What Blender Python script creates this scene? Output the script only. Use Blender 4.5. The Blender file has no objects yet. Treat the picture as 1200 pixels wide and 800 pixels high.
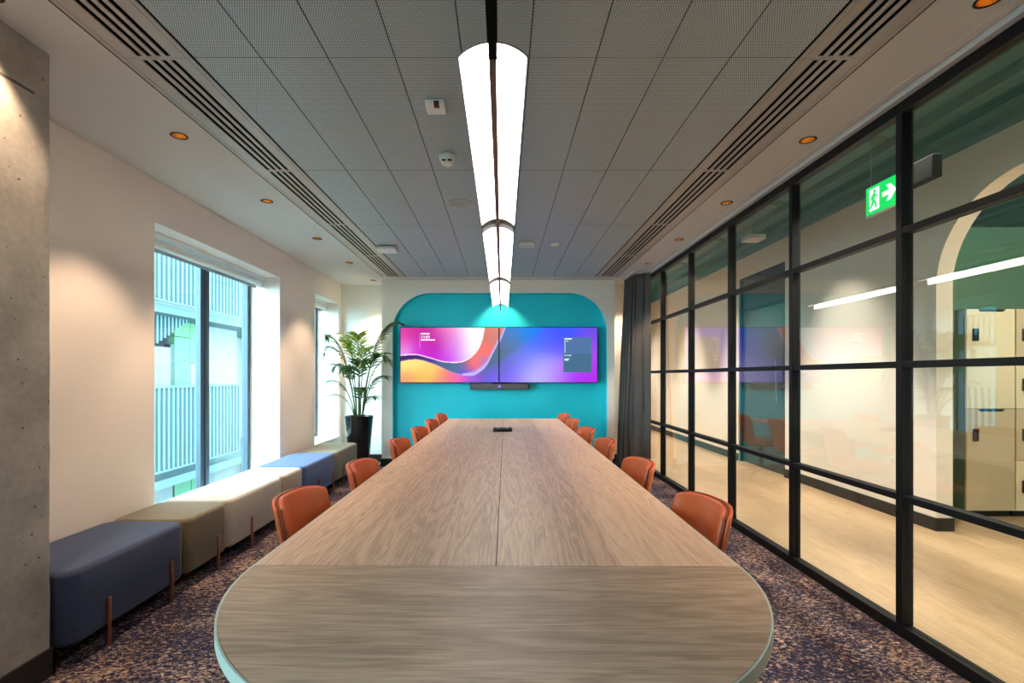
import bpy, bmesh, math, random
from mathutils import Vector, Matrix
PI = math.pi
rnd = random.Random(7)
scn = bpy.context.scene
COL = scn.collection

# ---------------------------------------------------------------- camera, world, exposure
cam_d = bpy.data.cameras.new('camera')
cam = bpy.data.objects.new('camera', cam_d)
COL.objects.link(cam)
cam.location = (0, 0, 1.31)
cam.rotation_euler = (PI / 2, 0, 0)
cam_d.sensor_width = 36
cam_d.lens = 580 / 1200 * 36
cam_d.shift_x = 11 / 1200
cam_d.shift_y = 41 / 1200
cam_d.clip_start = 0.02
cam_d.clip_end = 200
scn.camera = cam

scn.view_settings.view_transform = 'Standard'
scn.view_settings.look = 'None'
scn.view_settings.exposure = 0.25
scn.view_settings.gamma = 1
scn.view_settings.use_curve_mapping = False
scn.cycles.max_bounces = 10
scn.cycles.transparent_max_bounces = 24
scn.cycles.sample_clamp_indirect = 6
scn.cycles.caustics_reflective = False
scn.cycles.caustics_refractive = False

SKY = 20.0            # daylight strength
PENDANT = 10.0        # pendant diffuser emission
SPOT_W = 78          # each recessed downlight
HALL_W = 440          # each corridor downlight
LOUNGE_FILL_W = 170
WARM = (1.0, 0.72, 0.47)

w = bpy.data.worlds.new('world')
scn.world = w
w.use_nodes = True
bg = w.node_tree.nodes['Background']
bg.inputs[0].default_value = (0.70, 0.93, 1.0, 1)
bg.inputs[1].default_value = SKY

# ---------------------------------------------------------------- dimensions
CZ = 2.72            # ceiling
XL, XR = -2.49, 2.03 # window wall, glass partition
YB = 7.64            # back wall
YP = 7.24            # face of the projecting screen wall
YF = -1.6            # wall behind the camera
HX = 3.68            # corridor wall
HZ = 3.12            # corridor ceiling


# ---------------------------------------------------------------- materials
def lin(r, g, b):
    f = lambda c: (c / 255 / 12.92) if c / 255 <= 0.04045 else ((c / 255 + 0.055) / 1.055) ** 2.4
    return (f(r), f(g), f(b), 1)


def mat(name, col, rough=0.6, metal=0.0, spec=0.5, noise=0.0, nscale=20, bump=0.0, bscale=80, coat=0.0, stretch=None, sheen=0.0):
    m = bpy.data.materials.new(name)
    m.use_nodes = True
    N, L = m.node_tree.nodes, m.node_tree.links
    p = N['Principled BSDF']
    p.inputs['Base Color'].default_value = col
    p.inputs['Roughness'].default_value = rough
    p.inputs['Metallic'].default_value = metal
    p.inputs['Specular IOR Level'].default_value = spec
    p.inputs['Coat Weight'].default_value = coat
    p.inputs['Sheen Weight'].default_value = sheen
    if noise or bump:
        tc = N.new('ShaderNodeTexCoord')
        src = tc.outputs['Object']
        if stretch:
            mp = N.new('ShaderNodeMapping')
            mp.inputs['Scale'].default_value = stretch
            L.new(src, mp.inputs[0])
            src = mp.outputs[0]
    if noise:
        n = N.new('ShaderNodeTexNoise')
        n.inputs['Scale'].default_value = nscale
        n.inputs['Detail'].default_value = 5
        L.new(src, n.inputs['Vector'])
        r = N.new('ShaderNodeValToRGB')
        r.color_ramp.elements[0].position = 0.3
        r.color_ramp.elements[1].position = 0.7
        r.color_ramp.elements[0].color = [max(0, c * (1 - noise)) for c in col[:3]] + [1]
        r.color_ramp.elements[1].color = [min(1, c * (1 + noise)) for c in col[:3]] + [1]
        L.new(n.outputs['Fac'], r.inputs[0])
        L.new(r.outputs[0], p.inputs['Base Color'])
    if bump:
        n2 = N.new('ShaderNodeTexNoise')
        n2.inputs['Scale'].default_value = bscale
        n2.inputs['Detail'].default_value = 3
        L.new(src, n2.inputs['Vector'])
        b = N.new('ShaderNodeBump')
        b.inputs['Strength'].default_value = bump
        b.inputs['Distance'].default_value = 0.002
        L.new(n2.outputs['Fac'], b.inputs['Height'])
        L.new(b.outputs[0], p.inputs['Normal'])
    return m


def emis(name, col, s):
    m = bpy.data.materials.new(name)
    m.use_nodes = True
    N, L = m.node_tree.nodes, m.node_tree.links
    N.remove(N['Principled BSDF'])
    e = N.new('ShaderNodeEmission')
    e.inputs[0].default_value = col
    e.inputs[1].default_value = s
    L.new(e.outputs[0], N['Material Output'].inputs[0])
    return m


def math_node(N, L, op, a, b=None):
    n = N.new('ShaderNodeMath')
    n.operation = op
    for i, v in enumerate((a, b)):
        if v is None:
            continue
        if isinstance(v, (int, float)):
            n.inputs[i].default_value = v
        else:
            L.new(v, n.inputs[i])
    return n.outputs[0]


def glass(name, tint, r0=0.045):
    """Thin clear pane: transparent with a Schlick mirror reflection, the same from both sides."""
    m = bpy.data.materials.new(name)
    m.use_nodes = True
    N, L = m.node_tree.nodes, m.node_tree.links
    N.remove(N['Principled BSDF'])
    t = N.new('ShaderNodeBsdfTransparent')
    t.inputs[0].default_value = tint
    g = N.new('ShaderNodeBsdfGlossy')
    g.inputs['Roughness'].default_value = 0.0
    g.inputs[0].default_value = (1, 1, 1, 1)
    geo = N.new('ShaderNodeNewGeometry')
    d = N.new('ShaderNodeVectorMath')
    d.operation = 'DOT_PRODUCT'
    L.new(geo.outputs['Incoming'], d.inputs[0])
    L.new(geo.outputs['Normal'], d.inputs[1])
    c = math_node(N, L, 'ABSOLUTE', d.outputs['Value'])
    k = math_node(N, L, 'SUBTRACT', 1.0, c)
    k5 = math_node(N, L, 'POWER', k, 5.0)
    f = math_node(N, L, 'ADD', math_node(N, L, 'MULTIPLY', k5, 1 - r0), r0)
    mx = N.new('ShaderNodeMixShader')
    L.new(f, mx.inputs[0])
    L.new(t.outputs[0], mx.inputs[1])
    L.new(g.outputs[0], mx.inputs[2])
    L.new(mx.outputs[0], N['Material Output'].inputs[0])
    return m


def wood(name, along, c_dark, c_mid, c_light, plank=0.15, rough=0.42):
    """Oak boards: along = 0 grain along x, 1 grain along y."""
    m = bpy.data.materials.new(name)
    m.use_nodes = True
    N, L = m.node_tree.nodes, m.node_tree.links
    p = N['Principled BSDF']
    tc = N.new('ShaderNodeTexCoord')
    sp = N.new('ShaderNodeSeparateXYZ')
    L.new(tc.outputs['Object'], sp.inputs[0])
    a, b = (sp.outputs[0], sp.outputs[1]) if along == 0 else (sp.outputs[1], sp.outputs[0])
    board = math_node(N, L, 'FLOOR', math_node(N, L, 'DIVIDE', b, plank))
    wn = N.new('ShaderNodeTexWhiteNoise')
    wn.noise_dimensions = '1D'
    L.new(board, wn.inputs['W'])
    off = math_node(N, L, 'MULTIPLY', wn.outputs['Value'], 13.0)
    cb = N.new('ShaderNodeCombineXYZ')
    L.new(math_node(N, L, 'ADD', math_node(N, L, 'MULTIPLY', a, 0.7), off), cb.inputs[0])
    L.new(math_node(N, L, 'MULTIPLY', b, 9.0), cb.inputs[1])
    L.new(off, cb.inputs[2])
    big = N.new('ShaderNodeTexNoise')
    big.inputs['Scale'].default_value = 1.2
    big.inputs['Detail'].default_value = 3
    big.inputs['Distortion'].default_value = 0.6
    L.new(cb.outputs[0], big.inputs['Vector'])
    rings = math_node(N, L, 'FRACT', math_node(N, L, 'MULTIPLY', big.outputs['Fac'], 9.0))
    rings = math_node(N, L, 'ABSOLUTE', math_node(N, L, 'SUBTRACT', rings, 0.5))
    cb2 = N.new('ShaderNodeCombineXYZ')
    L.new(math_node(N, L, 'ADD', math_node(N, L, 'MULTIPLY', a, 9.0), off), cb2.inputs[0])
    L.new(math_node(N, L, 'MULTIPLY', b, 170.0), cb2.inputs[1])
    fine = N.new('ShaderNodeTexNoise')
    fine.inputs['Scale'].default_value = 1.0
    fine.inputs['Detail'].default_value = 4
    L.new(cb2.outputs[0], fine.inputs['Vector'])
    v = math_node(N, L, 'ADD', math_node(N, L, 'MULTIPLY', rings, 0.36), math_node(N, L, 'MULTIPLY', fine.outputs['Fac'], 0.58))
    v = math_node(N, L, 'ADD', v, math_node(N, L, 'MULTIPLY', wn.outputs['Value'], 0.20))
    v = math_node(N, L, 'ADD', v, math_node(N, L, 'MULTIPLY', big.outputs['Fac'], 0.25))
    r = N.new('ShaderNodeValToRGB')
    e = r.color_ramp.elements
    e[0].position, e[0].color = 0.40, c_dark
    e[1].position, e[1].color = 0.86, c_light
    k = e.new(0.62)
    k.color = c_mid
    L.new(v, r.inputs[0])
    L.new(r.outputs[0], p.inputs['Base Color'])
    p.inputs['Roughness'].default_value = rough
    bp = N.new('ShaderNodeBump')
    bp.inputs['Strength'].default_value = 0.08
    bp.inputs['Distance'].default_value = 0.001
    L.new(fine.outputs['Fac'], bp.inputs['Height'])
    L.new(bp.outputs[0], p.inputs['Normal'])
    return m


def carpet_mat():
    m = bpy.data.materials.new('patterned_carpet')
    m.use_nodes = True
    N, L = m.node_tree.nodes, m.node_tree.links
    p = N['Principled BSDF']
    p.inputs['Roughness'].default_value = 0.95
    p.inputs['Specular IOR Level'].default_value = 0.1
    tc = N.new('ShaderNodeTexCoord')
    mp = N.new('ShaderNodeMapping')
    mp.inputs['Scale'].default_value = (1.0, 1.7, 1)
    L.new(tc.outputs['Object'], mp.inputs[0])
    n = N.new('ShaderNodeTexNoise')
    n.inputs['Scale'].default_value = 38
    n.inputs['Detail'].default_value = 8
    n.inputs['Roughness'].default_value = 0.78
    n.inputs['Distortion'].default_value = 0.8
    L.new(mp.outputs[0], n.inputs['Vector'])
    big = N.new('ShaderNodeTexNoise')
    big.inputs['Scale'].default_value = 3.0
    big.inputs['Detail'].default_value = 2
    L.new(tc.outputs['Object'], big.inputs['Vector'])
    v = math_node(N, L, 'ADD', n.outputs['Fac'], math_node(N, L, 'MULTIPLY', math_node(N, L, 'SUBTRACT', big.outputs['Fac'], 0.5), 0.22))
    r = N.new('ShaderNodeValToRGB')
    e = r.color_ramp.elements
    e[0].position, e[0].color = 0.45, (0.013, 0.013, 0.034, 1)
    e[1].position, e[1].color = 0.64, (0.50, 0.36, 0.28, 1)
    k = e.new(0.53)
    k.color = (0.050, 0.042, 0.066, 1)
    k = e.new(0.555)
    k.color = (0.27, 0.185, 0.15, 1)
    L.new(v, r.inputs[0])
    L.new(r.outputs[0], p.inputs['Base Color'])
    b = N.new('ShaderNodeBump')
    b.inputs['Strength'].default_value = 0.6
    b.inputs['Distance'].default_value = 0.004
    L.new(n.outputs['Fac'], b.inputs['Height'])
    L.new(b.outputs[0], p.inputs['Normal'])
    return m


def perforated_mat():
    m = bpy.data.materials.new('perforated_metal')
    m.use_nodes = True
    N, L = m.node_tree.nodes, m.node_tree.links
    p = N['Principled BSDF']
    p.inputs['Roughness'].default_value = 0.5
    tc = N.new('ShaderNodeTexCoord')
    sp = N.new('ShaderNodeSeparateXYZ')
    L.new(tc.outputs['Object'], sp.inputs[0])
    P = 0.0095
    row = math_node(N, L, 'DIVIDE', sp.outputs[1], P)
    shift = math_node(N, L, 'MULTIPLY', math_node(N, L, 'MODULO', math_node(N, L, 'FLOOR', row), 2.0), 0.5)
    fx = math_node(N, L, 'SUBTRACT', math_node(N, L, 'FRACT', math_node(N, L, 'ADD', math_node(N, L, 'DIVIDE', sp.outputs[0], P), shift)), 0.5)
    fy = math_node(N, L, 'SUBTRACT', math_node(N, L, 'FRACT', row), 0.5)
    d = math_node(N, L, 'ADD', math_node(N, L, 'MULTIPLY', fx, fx), math_node(N, L, 'MULTIPLY', fy, fy))
    hole = math_node(N, L, 'LESS_THAN', d, 0.095)
    mx = N.new('ShaderNodeMix')
    mx.data_type = 'RGBA'
    L.new(hole, mx.inputs['Factor'])
    mx.inputs[6].default_value = (0.53, 0.60, 0.64, 1)
    mx.inputs[7].default_value = (0.05, 0.055, 0.06, 1)
    L.new(mx.outputs[2], p.inputs['Base Color'])
    return m


M = {}
M['wall'] = mat('wall_paint', lin(236, 224, 216), 0.7, noise=0.015, nscale=3)
M['white_paint'] = mat('white_paint', lin(238, 236, 230), 0.6)
M['ceiling'] = mat('ceiling_paint', lin(210, 206, 202), 0.8)
M['perforated'] = perforated_mat()
M['tile_edge'] = mat('tile_edge', (0.05, 0.055, 0.06, 1), 0.6)
M['diffuser'] = mat('diffuser_metal', lin(176, 166, 158), 0.38, metal=0.0)
M['black'] = mat('black_void', (0.004, 0.004, 0.004, 1), 0.9, spec=0.1)
M['black_metal'] = mat('black_metal', (0.007, 0.007, 0.008, 1), 0.5, spec=0.22)
M['skirting'] = mat('black_skirting', (0.012, 0.011, 0.011, 1), 0.5)
M['carpet'] = carpet_mat()
M['teal'] = mat('teal_paint', (0.006, 0.62, 0.76, 1), 0.55, noise=0.02, nscale=4)
M['oak_long'] = wood('oak_along', 1, (0.375, 0.236, 0.162, 1), (0.57, 0.375, 0.264, 1), (0.70, 0.485, 0.35, 1), 0.19, 0.46)
M['oak_cross'] = wood('oak_across', 0, (0.280, 0.180, 0.122, 1), (0.44, 0.292, 0.203, 1), (0.56, 0.388, 0.278, 1), 0.16, 0.48)
M['edge'] = mat('pale_edge_band', (0.42, 0.47, 0.42, 1), 0.4)
M['hall_floor'] = wood('pale_oak_floor', 1, (0.36, 0.225, 0.122, 1), (0.47, 0.305, 0.175, 1), (0.56, 0.385, 0.235, 1), 0.22, 0.3)
M['leather'] = mat('orange_leather', (0.56, 0.098, 0.022, 1), 0.36, bump=0.25, bscale=260, noise=0.06, nscale=8)
M['piping'] = mat('dark_piping', (0.20, 0.025, 0.008, 1), 0.5)
M['copper'] = mat('copper_metal', (0.42, 0.17, 0.10, 1), 0.3, metal=0.9)
M['alu'] = mat('window_aluminium', lin(60, 72, 84), 0.4, metal=0.3)
M['white_plastic'] = mat('white_plastic', (0.80, 0.80, 0.78, 1), 0.4)
M['red_window'] = mat('dark_red_window', (0.12, 0.01, 0.01, 1), 0.2)
M['gold'] = mat('gold_reflector', (0.95, 0.60, 0.20, 1), 0.25, metal=1.0)
M['bulb'] = emis('downlight_glow', (1.0, 0.62, 0.20, 1), 9)
M['lamp'] = emis('lamp_diffuser', (1.0, 0.93, 0.84, 1), PENDANT)
M['lamp_metal'] = mat('lamp_metal', (0.26, 0.245, 0.235, 1), 0.5)
M['lamp_spine'] = mat('lamp_spine_bronze', (0.16, 0.075, 0.042, 1), 0.5)
M['joint'] = mat('lamp_joint_metal', (0.035, 0.032, 0.030, 1), 0.7, spec=0.2)
M['pot'] = mat('black_gloss_pot', (0.010, 0.010, 0.011, 1), 0.18)
M['soil'] = mat('soil', (0.03, 0.02, 0.012, 1), 0.95, bump=0.8, bscale=60)
M['leaf'] = mat('palm_leaf', (0.035, 0.125, 0.022, 1), 0.38, noise=0.35, nscale=9)
M['leaf_young'] = mat('young_palm_leaf', (0.26, 0.42, 0.03, 1), 0.4, noise=0.25, nscale=9)
M['stalk'] = mat('palm_stalk', (0.09, 0.15, 0.035, 1), 0.5)
M['curtain'] = mat('charcoal_curtain', (0.085, 0.078, 0.077, 1), 0.9, noise=0.12, nscale=40, sheen=0.2, stretch=(3, 3, .3))
M['glass'] = glass('partition_glass', (0.93, 0.985, 0.985, 1), 0.066)
M['window_glass'] = glass('window_glass', (0.86, 0.98, 1.0, 1), 0.008)
M['cream'] = mat('corridor_cream', lin(238, 224, 208), 0.6)
M['deck'] = mat('teal_ceiling_deck', (0.008, 0.125, 0.14, 1), 0.6)
M['green_wall'] = mat('green_wall', (0.13, 0.34, 0.235, 1), 0.6)
M['dark_door'] = mat('dark_door', (0.012, 0.030, 0.033, 1), 0.35)
M['locker'] = mat('locker_cream', lin(240, 226, 194), 0.45)
M['locker_beige'] = mat('locker_beige', lin(208, 188, 158), 0.45)
M['locker_side'] = mat('locker_green', (0.12, 0.20, 0.15, 1), 0.5)
M['sign_green'] = emis('exit_green', (0.0, 0.62, 0.10, 1), 1.3)
M['sign_white'] = emis('exit_white', (0.95, 1.0, 0.95, 1), 1.3)
M['grey_metal'] = mat('grey_metal', (0.35, 0.36, 0.36, 1), 0.4, metal=0.6)
M['screen_black'] = mat('screen_bezel', (0.006, 0.006, 0.007, 1), 0.3)
M['soundbar'] = mat('soundbar_fabric', (0.085, 0.085, 0.092, 1), 0.6, bump=0.4, bscale=300)
M['led_violet'] = emis('soundbar_lens', (0.25, 0.15, 0.75, 1), 1.0)
M['text_white'] = emis('screen_text', (1, 0.95, 1, 1), 1.1)
M['text_pale'] = emis('screen_text_pale', (0.62, 0.88, 0.86, 1), 0.9)
M['text_pink'] = emis('screen_line', (0.85, 0.35, 0.80, 1), 0.9)
M['outside_slat'] = mat('balcony_slat', (0.066, 0.104, 0.115, 1), 0.8, spec=0.0)
M['outside_pale'] = mat('outside_render', (0.105, 0.118, 0.120, 1), 0.8, spec=0.0)
M['outside_slab'] = mat('outside_slab', (0.058, 0.084, 0.088, 1), 0.8, spec=0.0)
M['outside_green'] = mat('outside_green_panel', (0.060, 0.128, 0.076, 1), 0.8, spec=0.0)
M['outside_dark'] = mat('outside_dark_glass', (0.010, 0.024, 0.028, 1), 0.4, spec=0.1)
M['ground'] = mat('outside_paving', (0.06, 0.07, 0.07, 1), 0.9, spec=0.0, noise=0.1, nscale=2)


def concrete_mat():
    m = mat('raw_concrete', (0.40, 0.365, 0.33, 1), 0.8, noise=0.28, nscale=3.2, bump=0.6, bscale=22)
    N, L = m.node_tree.nodes, m.node_tree.links
    p = N['Principled BSDF']
    src = p.inputs['Base Color'].links[0].from_socket
    tc = N.new('ShaderNodeTexCoord')
    v = N.new('ShaderNodeTexVoronoi')
    v.inputs['Scale'].default_value = 17
    L.new(tc.outputs['Object'], v.inputs['Vector'])
    hole = math_node(N, L, 'LESS_THAN', v.outputs['Distance'], 0.085)
    n = N.new('ShaderNodeTexNoise')
    n.inputs['Scale'].default_value = 40
    n.inputs['Detail'].default_value = 6
    L.new(tc.outputs['Object'], n.inputs['Vector'])
    mx = N.new('ShaderNodeMix')
    mx.data_type = 'RGBA'
    mx.blend_type = 'MULTIPLY'
    mx.inputs['Factor'].default_value = 0.55
    L.new(src, mx.inputs[6])
    L.new(n.outputs['Color'], mx.inputs[7])
    g = N.new('ShaderNodeRGBToBW')
    L.new(n.outputs['Color'], g.inputs[0])
    rr = N.new('ShaderNodeMapRange')
    rr.inputs[1].default_value, rr.inputs[2].default_value = 0.3, 0.7
    rr.inputs[3].default_value, rr.inputs[4].default_value = 0.75, 1.15
    L.new(g.outputs[0], rr.inputs[0])
    cc = N.new('ShaderNodeCombineColor')
    for i in range(3):
        L.new(rr.outputs[0], cc.inputs[i])
    L.new(cc.outputs[0], mx.inputs[7])
    mx2 = N.new('ShaderNodeMix')
    mx2.data_type = 'RGBA'
    L.new(hole, mx2.inputs['Factor'])
    L.new(mx.outputs[2], mx2.inputs[6])
    mx2.inputs[7].default_value = (0.10, 0.085, 0.07, 1)
    L.new(mx2.outputs[2], p.inputs['Base Color'])
    return m


M['concrete'] = concrete_mat()


def fabric(name, col):
    return mat(name, col, 0.95, spec=0.15, noise=0.16, nscale=90, bump=0.5, bscale=420, sheen=0.15)


M['fab_blue'] = fabric('blue_wool', (0.046, 0.062, 0.122, 1))
M['fab_olive'] = fabric('olive_wool', (0.165, 0.132, 0.086, 1))
M['fab_cream'] = fabric('cream_wool', (0.44, 0.39, 0.335, 1))
M['fab_beige'] = fabric('beige_wool', (0.37, 0.305, 0.255, 1))
M['fab_sky'] = fabric('mid_blue_wool', (0.070, 0.115, 0.255, 1))
M['fab_sage'] = fabric('sage_wool', (0.215, 0.205, 0.150, 1))


# ---------------------------------------------------------------- mesh helpers
def box(bm, x0, x1, y0, y1, z0, z1, mi=0):
    vs = [bm.verts.new(p) for p in ((x0, y0, z0), (x1, y0, z0), (x1, y1, z0), (x0, y1, z0), (x0, y0, z1), (x1, y0, z1), (x1, y1, z1), (x0, y1, z1))]
    for f in ((3, 2, 1, 0), (4, 5, 6, 7), (0, 1, 5, 4), (1, 2, 6, 5), (2, 3, 7, 6), (3, 0, 4, 7)):
        fc = bm.faces.new([vs[i] for i in f])
        fc.material_index = mi


def rrect(cx, cy, sx, sy, r, n=6):
    r = max(0.0005, min(r, sx / 2, sy / 2))
    out = []
    for qx, qy, a0 in ((1, 1, 0), (-1, 1, PI / 2), (-1, -1, PI), (1, -1, 1.5 * PI)):
        for k in range(n + 1):
            a = a0 + PI / 2 * k / n
            out.append((cx + qx * (sx / 2 - r) + r * math.cos(a), cy + qy * (sy / 2 - r) + r * math.sin(a)))
    return out


def loft(bm, rings, cap=True, mi=0):
    """rings: lists of equally many 3D points, bottom to top, counter-clockwise from above."""
    R = [[bm.verts.new(p) for p in r] for r in rings]
    n = len(R[0])
    for a, b in zip(R, R[1:]):
        for i in range(n):
            f = bm.faces.new((a[i], a[(i + 1) % n], b[(i + 1) % n], b[i]))
            f.material_index = mi
            f.smooth = True
    if cap:
        f = bm.faces.new(list(reversed(R[0])))
        f.material_index = mi
        f = bm.faces.new(R[-1])
        f.material_index = mi


def pad(bm, cx, cy, sx, sy, r, z0, z1, e, n=6, ne=4, mi=0):
    """Rounded-rectangle prism with edges of radius e rolled over at top and bottom."""
    prof = []
    for k in range(ne + 1):
        a = PI / 2 * k / ne
        prof.append((e * (1 - math.sin(a)), z0 + e * (1 - math.cos(a))))
    for k in range(ne + 1):
        a = PI / 2 * k / ne
        prof.append((e * (1 - math.cos(a)), z1 - e * (1 - math.sin(a))))
    loft(bm, [[(x, y, z) for x, y in rrect(cx, cy, sx - 2 * i, sy - 2 * i, r - i, n)] for i, z in prof], mi=mi)


def disc_rings(bm, prof, n=24, c=(0, 0), mi=0, cap=True):
    loft(bm, [[(c[0] + r * math.cos(2 * PI * k / n), c[1] + r * math.sin(2 * PI * k / n), z) for k in range(n)] for r, z in prof], cap=cap, mi=mi)


def tube(bm, pts, rad, n=8, mi=0):
    pts = [Vector(p) for p in pts]
    rads = rad if isinstance(rad, (list, tuple)) else [rad] * len(pts)
    rings = []
    for i, p in enumerate(pts):
        t = (pts[min(i + 1, len(pts) - 1)] - pts[max(i - 1, 0)]).normalized()
        u = Vector((0, 0, 1)) if abs(t.z) < 0.9 else Vector((1, 0, 0))
        a = t.cross(u).normalized()
        b = t.cross(a).normalized()
        rings.append([p + (a * math.cos(-2 * PI * k / n) + b * math.sin(-2 * PI * k / n)) * rads[i] for k in range(n)])
    loft(bm, rings, mi=mi)


def obj(name, bm, m, parent=None, smooth=None, bevel=None, loc=None):
    if isinstance(bm, bmesh.types.BMesh):
        bmesh.ops.recalc_face_normals(bm, faces=bm.faces)
        me = bpy.data.meshes.new(name)
        bm.to_mesh(me)
        bm.free()
    else:
        me = bm
    o = bpy.data.objects.new(name, me)
    COL.objects.link(o)
    for mm in (m if isinstance(m, (list, tuple)) else [m]):
        me.materials.append(mm)
    if parent:
        o.parent = parent
    if smooth:
        for p in me.polygons:
            p.use_smooth = True
    if bevel:
        b = o.modifiers.new('bevel', 'BEVEL')
        b.width = bevel
        b.segments = 2
        b.limit_method = 'ANGLE'
    if loc:
        o.location = loc
    return o


def boxes(name, bl, m, parent=None, bevel=None):
    bm = bmesh.new()
    for b in bl:
        box(bm, *b)
    return obj(name, bm, m, parent, bevel=bevel)


def tag(o, label, cat, group=None):
    o['label'] = label
    o['category'] = cat
    if group:
        o['group'] = group
    return o


def thing(name, label, cat, loc=(0, 0, 0), rz=0.0, group=None):
    o = bpy.data.objects.new(name, None)
    COL.objects.link(o)
    o.location = loc
    o.rotation_euler = (0, 0, rz)
    o.empty_display_size = 0.1
    return tag(o, label, cat, group)


def struct(name, bl, m, parent=None, bevel=None):
    o = boxes(name, bl, m, parent, bevel) if isinstance(bl, list) else obj(name, bl, m, parent)
    o['kind'] = 'structure'
    return o


def dup(root, loc, rz=None, label=None, group=None):
    r = root.copy()
    COL.objects.link(r)
    r.location = loc
    if rz is not None:
        r.rotation_euler = (0, 0, rz)
    if label:
        r['label'] = label
    if group:
        r['group'] = group

    def rec(src, dst):
        for ch in list(src.children):
            c = ch.copy()
            COL.objects.link(c)
            c.parent = dst
            rec(ch, c)
    rec(root, r)
    return r


def spot(name, loc, watts, col, size, blend, radius=0.03, aim=None, parent=None):
    d = bpy.data.lights.new(name, 'SPOT')
    d.energy = watts
    d.color = col
    d.spot_size = math.radians(size)
    d.spot_blend = blend
    d.shadow_soft_size = radius
    o = bpy.data.objects.new(name, d)
    COL.objects.link(o)
    o.location = loc
    if aim:
        v = Vector(aim) - Vector(loc)
        o.rotation_euler = v.to_track_quat('-Z', 'Y').to_euler()
    if parent:
        o.parent = parent
    return o


# ================================================================ THE ROOM
# floor
struct('floor', [(XL - 0.4, XR - 0.03, YF, YB + 0.1, -0.12, 0.0)], M['carpet'])

# window wall with openings: three windows (the first is beside the camera)
WIN = [(-1.30, 0.25), (3.54, 5.53), (6.56, 7.52)]
SILLS, HEAD = [0.395, 0.12, 0.395], 2.416
WO = XL - 0.42
bl = []
y = YF
for (a, b), SILL in zip(WIN, SILLS):
    bl.append((WO, XL, y, a, 0, CZ + 0.1))
    bl.append((WO, XL, a, b, 0, SILL))
    bl.append((WO, XL, a, b, HEAD, CZ + 0.1))
    y = b
bl.append((WO, XL, y, YB + 0.1, 0, CZ + 0.1))
struct('wall_left', bl, M['wall'])

# back wall: recessed side bays and the projecting screen wall with its rounded teal recess
struct('wall_back', [(WO, XR + 0.1, YB, YB + 0.12, 0, CZ + 0.1)], M['white_paint'])
PX0, PX1 = -1.77, 1.635
RX0, RX1, RZ, RR = -1.61, 1.525, 2.53, 0.56
RD = 0.12
out = [(RX0, 0.0)]
arc = []
for k in range(15):
    a = PI - PI / 2 * k / 14
    arc.append((RX0 + RR + RR * math.cos(a), RZ - RR + RR * math.sin(a)))
for k in range(15):
    a = PI / 2 - PI / 2 * k / 14
    arc.append((RX1 - RR + RR * math.cos(a), RZ - RR + RR * math.sin(a)))
inner = [(RX0, 0.0)] + arc + [(RX1, 0.0)]
outer = [(PX0, 0.0)] + [(PX0, CZ)] * 1 + [(PX1, CZ)] + [(PX1, 0.0)]
bm = bmesh.new()
# front face as strips: left pier, right pier, band over the arch
fl = [bm.verts.new((x, YP, z)) for x, z in inner]
bk = [bm.verts.new((x, YP + RD, z)) for x, z in inner]
lo = [bm.verts.new((PX0, YP, z)) for x, z in inner[:16]]
hi = [bm.verts.new((PX1, YP, z)) for x, z in inner[16:]]
for i in range(15):
    bm.faces.new((lo[i], fl[i], fl[i + 1], lo[i + 1]))
    j = 16 + i
    bm.faces.new((fl[j], hi[i], hi[i + 1], fl[j + 1]))
tl, tr = bm.verts.new((PX0, YP, CZ)), bm.verts.new((PX1, YP, CZ))
bm.faces.new((lo[15], fl[15], fl[16], hi[0], tr, tl))
for i in range(len(inner) - 1):
    f = bm.faces.new((fl[i], bk[i], bk[i + 1], fl[i + 1]))
    f.material_index = 1
for px in (PX0, PX1):
    v = [bm.verts.new(p) for p in ((px, YP, 0), (px, YB, 0), (px, YB, CZ), (px, YP, CZ))]
    bm.faces.new(v)
o = obj('wall_back_screen', bm, [M['white_paint'], M['teal']])
o['kind'] = 'structure'
struct('wall_back_recess', [(RX0 - 0.05, RX1 + 0.05, YP + RD, YP + RD + 0.05, 0, RZ + 0.05)], M['teal'])
# skirtings
struct('baseboard_back', [(PX0 - 0.012, RX0, YP - 0.015, YP, 0, 0.11), (RX1, PX1 + 0.012, YP - 0.015, YP, 0, 0.11),
                          (XL, PX0, YB - 0.015, YB, 0, 0.11), (PX1, XR - 0.03, YB - 0.015, YB, 0, 0.11)], M['skirting'])
struct('baseboard_left', [(XL, XL + 0.015, 2.17, YB - 0.02, 0, 0.09), (-1.988, -1.975, 1.3, 2.185, 0, 0.12), (-2.47, -1.975, 2.175, 2.185, 0, 0.12)], M['skirting'])

# wall behind the camera
struct('wall_front', [(WO, XR + 0.1, YF - 0.1, YF, 0, CZ + 0.1)], M['wall'])

# concrete column on the left
bm = bmesh.new()
box(bm, XL, -1.988, 1.30, 2.175, 0.0, CZ)
bmesh.ops.subdivide_edges(bm, edges=list(bm.edges), cuts=30, use_grid_fill=True)
for v in bm.verts:
    edge_x, edge_y = v.co.x > -1.995, v.co.y > 2.165
    if edge_x and edge_y:
        v.co.x -= rnd.uniform(0, 0.003)
        v.co.y -= rnd.uniform(0, 0.004)
o = struct('concrete_column', bm, M['concrete'])
boxes('formwork_joint', [(-1.990, -1.9865, 1.30, 2.10, 2.505, 2.516)], mat('dark_concrete', (0.10, 0.09, 0.08, 1), 0.9), o)

# plaster soffits with round cut-outs for the downlights
DOWN_L = [1.82, 2.90, 3.98, 5.06, 6.12, 7.25]
DOWN_R = [1.85, 2.95, 4.02, 5.10, 6.18, 7.25]
DXL, DXR, DR = -1.895, 1.82, 0.040


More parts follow.
